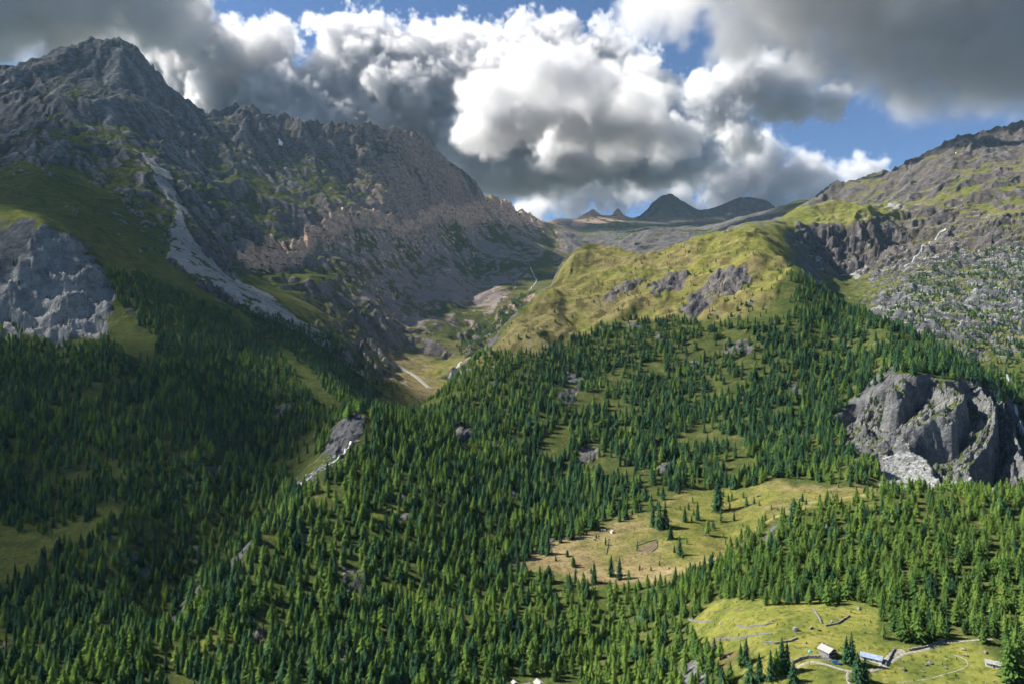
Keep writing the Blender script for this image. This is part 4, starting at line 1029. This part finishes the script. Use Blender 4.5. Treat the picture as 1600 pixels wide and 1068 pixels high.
# boulders
def boulder_mesh(seed, flat=.7):
    r = random.Random(seed); bm = bmesh.new()
    bmesh.ops.create_icosphere(bm, subdivisions=2, radius=1.0)
    planes = [(r.gauss(0, 1), r.gauss(0, 1), r.gauss(0, 1), r.uniform(.38, .74)) for _ in range(13)]
    for v in bm.verts:
        for a, b, c, d in planes:
            n = math.sqrt(a * a + b * b + c * c); k = (v.co.x * a + v.co.y * b + v.co.z * c) / n
            if k > d: v.co.x -= a / n * (k - d); v.co.y -= b / n * (k - d); v.co.z -= c / n * (k - d)
        v.co.x *= 1.15; v.co.z *= flat
    me = bpy.data.meshes.new('boulder'); bm.to_mesh(me); bm.free(); me.materials.append(M_STONE); return me
B_MESH = [boulder_mesh(k, .6 + .08 * (k % 4)) for k in range(6)]
rb = random.Random(3)
for k, (px, py, s, lab) in enumerate([
    (1453, 1036, 1.7, 'pale twin-topped boulder in the middle of the lower right meadow'), (1448, 1039, 1.0, 'small pale boulder leaning on the twin-topped one'), (1478, 1044, .9, 'upright grey stone in the lower right meadow'),
    (1412, 1047, 1.6, 'dark flat boulder in the tree shadow by the meadow path'), (1444, 1050, .8, 'small white stone below the twin-topped boulder'), (1510, 1025, 1.3, 'grey boulder at the upper end of the trail'),
    (1506, 1015, 1.5, 'boulder at the corner of the path near the wood'), (1540, 1020, 1.4, 'boulder beside the white walled hut'), (1243, 985, 2.2, 'big dark boulder on the terrace above the tall house'),
    (1268, 982, 1.6, 'pale block in the stony patch above the tall house'), (1280, 985, 1.4, 'flat pale block next to the stony patch'), (1207, 970, 1.3, 'white boulder high in the lower meadow'),
    (1126, 975, 1.5, 'pale boulder at the left terrace of the lower meadow'), (1082, 968, 1.6, 'grey boulder near the left end of the lower meadow'), (1300, 972, 1.2, 'small grey boulder by the ruined wall'),
    (1342, 952, 1.8, 'pale boulder below the wood at the top of the lower meadow'), (862, 853, 1.9, 'grey boulder at the lower left end of the tan clearing'), (928, 843, 2.2, 'pale boulder left of the white hut'),
    (1017, 873, 1.8, 'boulder below the ruined fold'), (1045, 888, 1.9, 'boulder at the lower right of the tan clearing'), (935, 838, 1.5, 'white block between the shed and the pale boulder'),
    (1130, 800, 2.6, 'large boulder in the upper part of the clearing'), (1215, 795, 2.2, 'boulder among the stones near the top of the clearing'), (1185, 775, 2.8, 'large pale boulder under the wood above the clearing'),
    (1100, 835, 2.0, 'boulder in the grassy gully of the clearing'), (1250, 780, 2.2, 'boulder near the upper right end of the clearing')]):
    p = place(px, py)
    o = add_obj('boulder', B_MESH[k % 6], None, p + np.array([0, 0, s * .25]), (rb.uniform(-.2, .2), rb.uniform(-.2, .2), rb.uniform(0, 6)))
    s *= .72; o.scale = (s, s * rb.uniform(.75, 1.1), s); tag(o, lab, 'boulder')

# blue car beside the path
def car(label, loc, rz):
    root = bpy.data.objects.new('parked_car', None); COL.objects.link(root); root.location = loc; root.rotation_euler = (0, 0, rz); root.scale = (.7, .7, .7); tag(root, label, 'car')
    body = MB().prism([(-2.0, .35), (2.0, .35), (2.05, .75), (1.15, .95), (.55, 1.02), (-1.7, 1.0), (-2.02, .85)], 'y', -.85, .85)
    add_obj('body', body.mesh('body', M_PAINT), root)
    cab = MB().prism([(-1.75, .99), (.75, .99), (.15, 1.46), (-1.3, 1.48)], 'y', -.72, .72); co = add_obj('cabin', cab.mesh('cabin', M_GLASS), root)
    add_obj('roof_panel', MB().box(-1.28, .13, -.73, .73, 1.462, 1.52).mesh('roof_panel', M_PAINT), co)
    for x in (-1.25, 1.25):
        for y in (-.8, .8):
            w = MB().cyl((0, 0), .32, .32, -.1, .1, 14); wo = add_obj('wheel', w.mesh('wheel', M_TYRE), root, (x, y, .32), (R(90), 0, 0))
            add_obj('rim', MB().cyl((0, 0), .19, .19, -.115, .115, 10).mesh('rim', M_SLATE), wo)
    for y in (-.6, .6): add_obj('headlight', MB().box(1.96, 2.07, y - .16, y + .16, .58, .74).mesh('headlight', M_WHITE), root)
    return root
p = place(1307, 1037); car('small blue car parked beside the path below the tall house', p + np.array([0, 0, .12]), R(-28))
# tarpaulin heap and pole
m = MB()
for k in range(7):
    a = k / 7 * 6.283; b = (k + 1) / 7 * 6.283; r0, r1 = 1.5 + .25 * math.sin(3 * a), 1.5 + .25 * math.sin(3 * b)
    m.quad((r0 * math.cos(a), r0 * math.sin(a) * .8, -.4), (r1 * math.cos(b), r1 * math.sin(b) * .8, -.4), (.6 * math.cos(b), .5 * math.sin(b), 1.3), (.6 * math.cos(a), .5 * math.sin(a), 1.4))
m.quad(*[(.6 * math.cos(k / 7 * 6.283), .5 * math.sin(k / 7 * 6.283), 1.35) for k in range(7)])
p = place(1266, 1018); tag(add_obj('tarpaulin_heap', m.mesh('tarpaulin_heap', M_TARP), None, p), 'turquoise tarpaulin over a heap left of the tall house', 'tarpaulin').scale = (.55, .55, .55)
p = place(1265, 1040); root = bpy.data.objects.new('utility_pole', None); COL.objects.link(root); root.location = p; tag(root, 'thin grey utility pole standing by the bend of the path', 'pole')
add_obj('post', MB().cyl((0, 0), .14, .10, -.5, 5.5, 8).mesh('post', M_POLE), root); add_obj('crossarm', MB().box(-.6, .6, -.06, .06, 5.0, 5.1).mesh('crossarm', M_POLE), root)
for x in (-.5, .5): add_obj('insulator', MB().cyl((x, 0), .06, .05, 5.1, 5.25, 6).mesh('insulator', M_WHITE), root)

# broken rock lying on the screes and block fields: far too many to count
def rocks():
    r_ = np.random.default_rng(77); rows = []
    for mask, n, s0, s1, ymax in ((Z_talus, 2600, .4, 1.9, 700), (Z_right_slope, 3200, 1.0, 3.6, 1700), (Z_scree_fan, 2200, .8, 3.0, 2600), (Z_meadow_mid, 130, .3, .9, 640), (Z_meadow_low, 160, .2, .7, 340), (Z_lcliff, 60, .8, 2.4, 1200), (Z_crag, 350, .5, 1.6, 800), (Z_top, 260, .6, 1.6, 1700), (Z_valley, 160, .8, 2.0, 2000)):
        w_ = (mask * (SL < 1.3)).ravel() * np.gradient(ys)[np.arange(NV).repeat(NU)] * Yg.ravel(); w_ = np.cumsum(w_)
        if w_[-1] <= 0: continue
        ii = np.searchsorted(w_, r_.random(n) * w_[-1]); ii = np.clip(ii, 0, w_.size - 1)
        X = Xg.ravel()[ii]; Y = Yg.ravel()[ii]
        X = X + r_.uniform(-1, 1, n) * .001 * Y; Y = Y * (1 + r_.uniform(-1, 1, n) * .002)
        Zr = interp(X, Y, ZZ); s = s0 + (s1 - s0) * r_.beta(1.1, 4, n)
        rows += [(a, b, c + .1 * d, d, int(v), t) for a, b, c, d, v, t in zip(X, Y, Zr, s, r_.integers(0, 6, n), r_.uniform(0, 6.28, n))]
    # boulder bed of the gorge
    for (x0, y0), (x1, y1) in zip([(548, 690), (508, 728), (486, 744), (462, 760), (440, 785), (420, 806), (395, 826)][:-1], [(548, 690), (508, 728), (486, 744), (462, 760), (440, 785), (420, 806), (395, 826)][1:]):
        for _ in range(60):
            t = r_.random(); c = place(x0 + (x1 - x0) * t, y0 + (y1 - y0) * t); x = c[0] + r_.normal() * 7; y = c[1] + r_.normal() * 5
            rows.append((x, y, ground(x, y), r_.uniform(.7, 2.2), int(r_.integers(0, 6)), r_.uniform(0, 6.28)))
    return np.array(rows)
rock_src = bpy.data.collections.new('rock_shapes')
for k in range(6): rock_src.objects.link(bpy.data.objects.new('rock_shape_%d' % k, B_MESH[k]))
o = instance_cloud('scree', rocks(), rock_src); o['label'] = 'loose grey blocks strewn over screes, crag foot and stream bed'

# juniper and dwarf bushes in the open ground
def bushes():
    r_ = np.random.default_rng(78); rows = []
    for mask, n, s0, s1 in ((Z_meadow_mid, 420, .04, .13), (Z_meadow_low, 300, .03, .10), (Z_top, 900, .05, .16), (Z_right_slope, 1500, .10, .30), (Z_left_mt * smooth(1800, 1300, Yg) * (SL < .9), 900, .08, .22), (Z_clear_left, 60, .05, .12), (Z_crag, 260, .06, .22), (Z_lcliff, 90, .1, .3), (Z_valley, 150, .08, .2)):
        w_ = (mask * (SL < 1.5) * (fbm(Xg, Yg, 30, 2, 411) > -.1)).ravel() * np.gradient(ys)[np.arange(NV).repeat(NU)] * Yg.ravel(); w_ = np.cumsum(w_)
        ii = np.clip(np.searchsorted(w_, r_.random(n) * w_[-1]), 0, w_.size - 1)
        X = Xg.ravel()[ii] + r_.uniform(-1, 1, n) * .001 * Yg.ravel()[ii]; Y = Yg.ravel()[ii] * (1 + r_.uniform(-1, 1, n) * .003)
        rows += [(a, b, c - .1, d, int(v), t) for a, b, c, d, v, t in zip(X, Y, interp(X, Y, ZZ), s0 + (s1 - s0) * r_.beta(1.2, 2.5, n), r_.choice([3, 6, 7], n), r_.uniform(0, 6.28, n))]
    return np.array(rows)
o = instance_cloud('undergrowth', bushes(), tree_src); o['label'] = 'low juniper and dwarf bushes dotted over the open ground'

# ------------------------------------------------------------------ the nearest trees, one thing each
def tree_label(kind, px, py, Y, h):
    k = 'light larch' if kind == 'larch' else 'dark pine'
    size = 'towering' if h > 1.0 else 'tall' if h > .8 else 'middling' if h > .62 else 'low'
    col = [(90, 'at far left of bottom edge'), (190, 'near the bottom left corner'), (290, 'left of the mossy outcrop'), (400, 'around the mossy outcrop'), (520, 'right of the mossy outcrop'),
           (680, 'midway along the bottom edge'), (790, 'just left of the slab roofs'), (910, 'behind the slab roofs'), (1010, 'right of the slab roofs'), (1130, 'at left rim of terraced meadow'),
           (1260, 'at top rim of terraced meadow'), (1380, 'above the ruined meadow walls'), (1450, 'above the bend of gravel path'), (1510, 'behind path below the right wood'), (1560, 'above the white hut'), (9999, 'at the right edge of view')]
    w = [t for lim, t in col if px < lim][0]
    row = 'front row' if py > 1040 else 'middle row' if py > 995 else 'rear row'
    return '%s %s %s, %s' % (size, k, w, row)
ORD = 'first second third fourth fifth sixth seventh eighth ninth tenth eleventh twelfth thirteenth fourteenth fifteenth'.split()
def make_tree(v, loc, size, turn, label, group):
    root = bpy.data.objects.new('larch_tree' if VARIANTS[v][0] == 'larch' else 'pine_tree', None); COL.objects.link(root)
    root.location = loc; root.rotation_euler = (0, 0, turn); root.scale = (size,) * 3
    tag(root, label, 'tree', group); root.empty_display_size = .5
    add_obj('trunk', VARIANTS[v][2], root); add_obj('crown', VARIANTS[v][3], root)
for k, (px, py, hpx, v, lab) in enumerate(SPECIAL):
    p = place(px, py); h = hpx / F * p[1]
    make_tree(v, p, h / VARIANTS[v][1], k * 1.7, lab, 'single conifers near the houses')
labels = {}
for i in sorted(single, key=lambda i: tpx[i]):
    labels.setdefault(tree_label(VARIANTS[int(tree_rows[i, 4])][0], tpx[i], tpy[i], tree_rows[i, 1], tree_rows[i, 3]), []).append(i)
for lab, idx in labels.items():
    for k, i in enumerate(idx):
        x, y, z, s, v, t = tree_rows[i]
        make_tree(int(v), (x, y, z), s, t, lab if len(idx) == 1 else '%s, %s from left' % (lab, ORD[min(k, 14)]), 'nearest conifers of the wood')

# ------------------------------------------------------------------ clouds (real vapour volumes, lit and self-shaded by the sun)
def cloud_material():
    m, nt, out = new_mat('cloud_vapour')
    N = NT(nt)
    v = N.n('ShaderNodeVolumePrincipled')
    v.inputs['Color'].default_value = (.92, .925, .94, 1)
    v.inputs['Density'].default_value = 1.0
    v.inputs['Density Attribute'].default_value = 'density'
    v.inputs['Anisotropy'].default_value = .25
    N.link(v.outputs[0], out.inputs['Volume'])
    return m
M_CLOUD = cloud_material()

def cloud(name, label, blobs, voxel, dens, nsize, namp, seed, soft=.12, base=None, dist=0.4, thr=.06, fine=75.0):
    """blobs: rows of x, y, z, radius (m). Vapour fills the union of the blobs, billowed by fractal noise."""
    B, R0 = blobs
    me = bpy.data.meshes.new(name)
    me.from_pydata([tuple(b[:3]) for b in B], [], [])
    o = bpy.data.objects.new(name, me); COL.objects.link(o)
    lo = B.min(0) - R0 * 1.3; hi = B.max(0) + R0 * 1.3
    if base is not None: lo[2] = max(lo[2], base - 150)
    res = np.maximum(((hi - lo) / voxel).astype(int), 4)
    ng = bpy.data.node_groups.new(name + '_vapour', 'GeometryNodeTree')
    ng.interface.new_socket('Geometry', in_out='INPUT', socket_type='NodeSocketGeometry')
    ng.interface.new_socket('Geometry', in_out='OUTPUT', socket_type='NodeSocketGeometry')
    nd = ng.nodes; L = ng.links.new
    gi = nd.new('NodeGroupInput'); go = nd.new('NodeGroupOutput')
    pos = nd.new('GeometryNodeInputPosition')
    def mth(op, a, b=0.0, c=None, clamp=False):
        n = nd.new('ShaderNodeMath'); n.operation = op; n.use_clamp = clamp
        for k, v in enumerate((a, b) if c is None else (a, b, c)):
            if isinstance(v, (int, float)): n.inputs[k].default_value = v
            else: L(v, n.inputs[k])
        return n.outputs[0]
    # domain warp so that blobs lose their roundness
    wn_ = nd.new('ShaderNodeTexNoise'); wn_.inputs['Scale'].default_value = 1 / (nsize * 1.6); wn_.inputs['Detail'].default_value = 3
    off = nd.new('ShaderNodeVectorMath'); off.operation = 'ADD'; L(pos.outputs[0], off.inputs[0]); off.inputs[1].default_value = (seed * 1311.7, seed * 517.3, 0)
    L(off.outputs[0], wn_.inputs['Vector'])
    sub = nd.new('ShaderNodeVectorMath'); sub.operation = 'SUBTRACT'; L(wn_.outputs['Color'], sub.inputs[0]); sub.inputs[1].default_value = (.5, .5, .5)
    scl = nd.new('ShaderNodeVectorMath'); scl.operation = 'SCALE'; L(sub.outputs[0], scl.inputs[0]); scl.inputs['Scale'].default_value = nsize * dist * 2
    wp = nd.new('ShaderNodeVectorMath'); wp.operation = 'ADD'; L(pos.outputs[0], wp.inputs[0]); L(scl.outputs[0], wp.inputs[1])
    dv = nd.new('GeometryNodeProximity'); dv.target_element = 'POINTS'
    L(gi.outputs[0], dv.inputs[0]); L(wp.outputs[0], dv.inputs['Sample Position'])
    d = mth('SUBTRACT', 1.0, mth('DIVIDE', dv.outputs['Distance'], R0))
    ns = nd.new('ShaderNodeTexNoise'); ns.inputs['Scale'].default_value = 1 / nsize; ns.inputs['Detail'].default_value = 5; ns.inputs['Roughness'].default_value = .66
    L(off.outputs[0], ns.inputs['Vector'])
    def fold(k, sc):
        n = nd.new('ShaderNodeTexNoise'); n.inputs['Scale'].default_value = sc / nsize; n.inputs['Detail'].default_value = 0
        L(off.outputs[0], n.inputs['Vector']); return mth('ABSOLUTE', mth('MULTIPLY', mth('SUBTRACT', n.outputs['Fac'], .5), k))
    bil = mth('SUBTRACT', mth('ADD', fold(2.4, .9), fold(1.3, 2.1)), .45)
    nz = mth('ADD', mth('MULTIPLY', mth('SUBTRACT', ns.outputs['Fac'], .5), 2.5), mth('MULTIPLY', bil, .42))
    fn = nd.new('ShaderNodeTexNoise'); fn.inputs['Scale'].default_value = 1 / fine; fn.inputs['Detail'].default_value = 2; fn.inputs['Roughness'].default_value = .6
    L(off.outputs[0], fn.inputs['Vector'])
    big = nd.new('ShaderNodeTexNoise'); big.inputs['Scale'].default_value = 1 / (nsize * 3.2); big.inputs['Detail'].default_value = 1
    L(off.outputs[0], big.inputs['Vector'])
    nz = mth('ADD', nz, mth('ADD', mth('MULTIPLY', mth('SUBTRACT', fn.outputs['Fac'], .5), .75), mth('MULTIPLY', mth('SUBTRACT', big.outputs['Fac'], .5), 1.2)))
    f = mth('ADD', d, mth('MULTIPLY', nz, namp))
    mr = nd.new('ShaderNodeMapRange'); mr.interpolation_type = 'SMOOTHSTEP'
    L(f, mr.inputs[0]); mr.inputs[1].default_value = thr; mr.inputs[2].default_value = thr + soft
    mr.inputs[3].default_value = 0; mr.inputs[4].default_value = dens
    val = mr.outputs[0]
    if base is not None:
        sx = nd.new('ShaderNodeSeparateXYZ'); L(wp.outputs[0], sx.inputs[0])
        mb = nd.new('ShaderNodeMapRange'); mb.interpolation_type = 'SMOOTHSTEP'; L(sx.outputs[2], mb.inputs[0])
        mb.inputs[1].default_value = base - 90; mb.inputs[2].default_value = base + 160
        val = mth('MULTIPLY', val, mb.outputs[0])
    vc = nd.new('GeometryNodeVolumeCube')
    L(val, vc.inputs['Density']); vc.inputs['Min'].default_value = lo; vc.inputs['Max'].default_value = hi
    for k, a in enumerate('XYZ'): vc.inputs['Resolution ' + a].default_value = int(res[k])
    sm = nd.new('GeometryNodeSetMaterial'); sm.inputs['Material'].default_value = M_CLOUD
    L(vc.outputs[0], sm.inputs[0]); L(sm.outputs[0], go.inputs[0])
    md = o.modifiers.new('vapour', 'NODES'); md.node_group = ng
    me.materials.append(M_CLOUD)
    o['kind'] = 'stuff'; o['label'] = label
    print(name, res, res.prod())
    return o

def sky_pt(px, py, Y): return ((px - CX) / F * Y, Y, (CY - py) / F * Y)
def blobs_from(rows, Y, seed, R0, zflat=1.0, ydepth=1.0):
    """rows of (px, py, r_px, dY): round masses at that bearing and height, filled with points R0 apart"""
    r_ = np.random.default_rng(seed); out = []
    for (px, py, r, dY) in rows:
        Yc = Y + dY; c = np.array(sky_pt(px, py, Yc)); R = max(r / F * Yc - R0 * .6, 5.0)
        n = int(6 + 5 * (R / R0) ** 3)
        v = r_.normal(size=(n, 3)); v /= np.linalg.norm(v, axis=1)[:, None]
        v *= (r_.uniform(0, 1, n) ** (1 / 2.4))[:, None] * R
        v[:, 1] *= ydepth; v[:, 2] *= zflat
        out.append(c + v)
    return np.concatenate(out), R0

scene.cycles.volume_bounces = 3
scene.cycles.max_bounces = 8
scene.cycles.volume_step_rate = 3.0
scene.cycles.volume_max_steps = 512
scene.cycles.use_adaptive_sampling = True
scene.cycles.adaptive_threshold = 0.03
CL_A = [(255, 30, 60, -500), (300, 45, 50, -400), (335, 70, 40, -300), (330, 190, 60, 0), (400, 210, 70, 0), (470, 220, 70, 0), (560, 240, 70, 0), (640, 240, 60, 0), (780, 230, 100, -400), (870, 260, 70, -600), (960, 250, 70, -600), (1030, 270, 45, -700), (1080, 240, 40, -500), (200, 110, 60, 600), (260, 80, 60, 500), (300, 130, 70, 300), (360, 100, 60, 200), (360, 170, 80, 100), (430, 110, 55, 200), (430, 180, 80, 0), (490, 130, 60, 0), (500, 200, 80, 0), (550, 70, 50, 0), (545, 120, 60, 0), (580, 50, 45, 50), (600, 110, 80, 0), (580, 190, 80, 0), (640, 90, 60, 0),
        (650, 170, 90, -100), (705, 80, 52, -50), (730, 140, 90, -200), (770, 90, 45, 0), (740, 220, 80, -300), (800, 180, 110, -300), (835, 80, 50, 0), (880, 110, 70, 0), (830, 260, 70, -500), (890, 190, 100, -400),
        (930, 100, 55, 0), (975, 120, 58, 0), (970, 190, 90, -400), (1020, 150, 50, -100), (920, 260, 50, -600), (1000, 240, 60, -600), (1050, 215, 50, -400), (1060, 260, 38, -500), (680, 250, 60, 0), (780, 290, 40, -300), (840, 300, 40, -400)]
cloud('cumulus_cloud', 'towering white cumulus with a dark flat base above the far valley', blobs_from(CL_A, 6900, 1, 250), 16, .011, 300, 1.1, 1, base=1400, soft=.22)
CL_G = [(770, 195, 55, 100), (850, 185, 68, 0), (930, 188, 68, 0), (1010, 205, 55, 100), (890, 215, 50, 200), (970, 225, 45, 200), (1060, 215, 34, 300), (760, 150, 55, -950), (840, 150, 60, -1000), (920, 160, 60, -1000), (1000, 175, 50, -900), (880, 235, 45, 700), (960, 245, 45, 700), (1040, 250, 36, 700)]
cloud('dark_cloud', 'dark flat-based cloud hanging in front of the towering cumulus', blobs_from(CL_G, 5000, 11, 200), 14, .014, 260, 1.1, 8, base=1440, soft=.4)
CL_B = [(-60, 20, 110, 0), (40, -5, 110, 0), (130, -15, 100, 0), (215, -5, 90, 0), (280, 10, 60, 200), (10, 65, 65, 200), (90, 50, 55, 250), (150, 40, 50, 200), (-40, -90, 120, 0), (110, -90, 120, 0), (-180, 0, 150, 0), (-190, -120, 150, 0), (220, -90, 90, 0)]
cloud('peak_cloud', 'dark grey cloud pressing down on the pointed summit', blobs_from(CL_B, 4000, 2, 210), 18, .008, 260, 1.0, 2, base=1480, soft=.5)
CL_C = [(1010, 10, 50, 100), (1080, 0, 80, 0), (1160, 20, 85, 0), (1250, 30, 95, 0), (1340, 50, 110, 0), (1440, 70, 120, 0), (1540, 90, 120, 0), (1640, 90, 130, 0), (1420, 160, 45, 300), (1480, 150, 50, 200), (1570, 150, 60, 200), (1240, -70, 130, -200), (1400, -90, 170, -300), (1580, -70, 190, -300), (1740, 20, 200, -100), (1300, -120, 180, 0), (1470, -100, 200, 0), (1650, -100, 220, 0), (1100, -90, 110, -100)]
cloud('overhead_cloud', 'broad dark grey cloud spreading across the upper right sky', blobs_from(CL_C, 3850, 3, 210), 19, .006, 250, 1.0, 3, base=1370, soft=.5)
CL_D = [(1105, 150, 36, 0), (1150, 128, 42, 0), (1200, 120, 50, 0), (1250, 132, 46, 0), (1295, 150, 32, 0), (1140, 172, 34, -100), (1195, 165, 40, -100), (1245, 165, 32, -100), (1155, 212, 40, -300), (1100, 190, 30, 0), (1090, 160, 30, 0)]
cloud('small_cumulus', 'white ragged cumulus standing apart below the dark overhead cloud', blobs_from(CL_D, 7800, 4, 200), 22, .010, 260, 1.0, 4, base=2000, soft=.25)
CL_E = [(1000, 285, 45, 0), (1045, 262, 45, 0), (1090, 268, 50, 0), (1140, 262, 52, 0), (1190, 268, 48, 0), (1240, 274, 42, 0), (1290, 278, 32, 0), (1340, 275, 30, 300), (1365, 268, 18, 300), (1060, 308, 36, 0), (1130, 304, 36, 0), (1200, 300, 34, 0), (1270, 298, 26, 0), (950, 305, 30, 300), (840, 322, 30, 300), (890, 318, 26, 300), (860, 295, 36, 300), (820, 335, 22, 500), (910, 292, 28, 300), (1180, 235, 34, 0), (1100, 235, 34, 0)]
cloud('horizon_cloud', 'bank of white clouds resting low over the far ridge', blobs_from(CL_E, 11500, 5, 330), 36, .006, 380, 1.1, 5, soft=.4)
CL_F = np.concatenate([np.array(c) + np.random.default_rng(9 + k).normal(size=(26, 3)) * np.array([r, r, r * .35]) for k, (c, r) in enumerate([((-2260, 1760, 1700), 80), ((-2470, 1990, 1720), 90), ((-2700, 2300, 1800), 130), ((-2350, 1340, 1650), 70), ((-2410, 1090, 1650), 80), ((-2360, 840, 1650), 80)])])
cloud('unseen_shade_cloud', 'unseen cloud out of view, added to shade the left valley side', (CL_F, 135), 30, .008, 300, .9, 6, base=1480, soft=.6)  # stands out of view, added for its shade on left slope and wood

# ------------------------------------------------------------------ the air between the mountains
hm, hnt, hout = new_mat('mountain_haze')
hv = hnt.nodes.new('ShaderNodeVolumePrincipled')
hv.inputs['Color'].default_value = (.45, .72, 1.0, 1)
hv.inputs['Density'].default_value = 1.5e-5
hv.inputs['Anisotropy'].default_value = .1
hnt.links.new(hv.outputs[0], hout.inputs['Volume'])
lowest = float(ZZ.min()) - 3.0
haze = add_obj('haze', MB().box(-9200, 9200, -400, 9400, lowest, 1320.0).mesh('haze', hm))
haze['kind'] = 'stuff'; haze['label'] = 'thin blue mountain haze filling the valley'
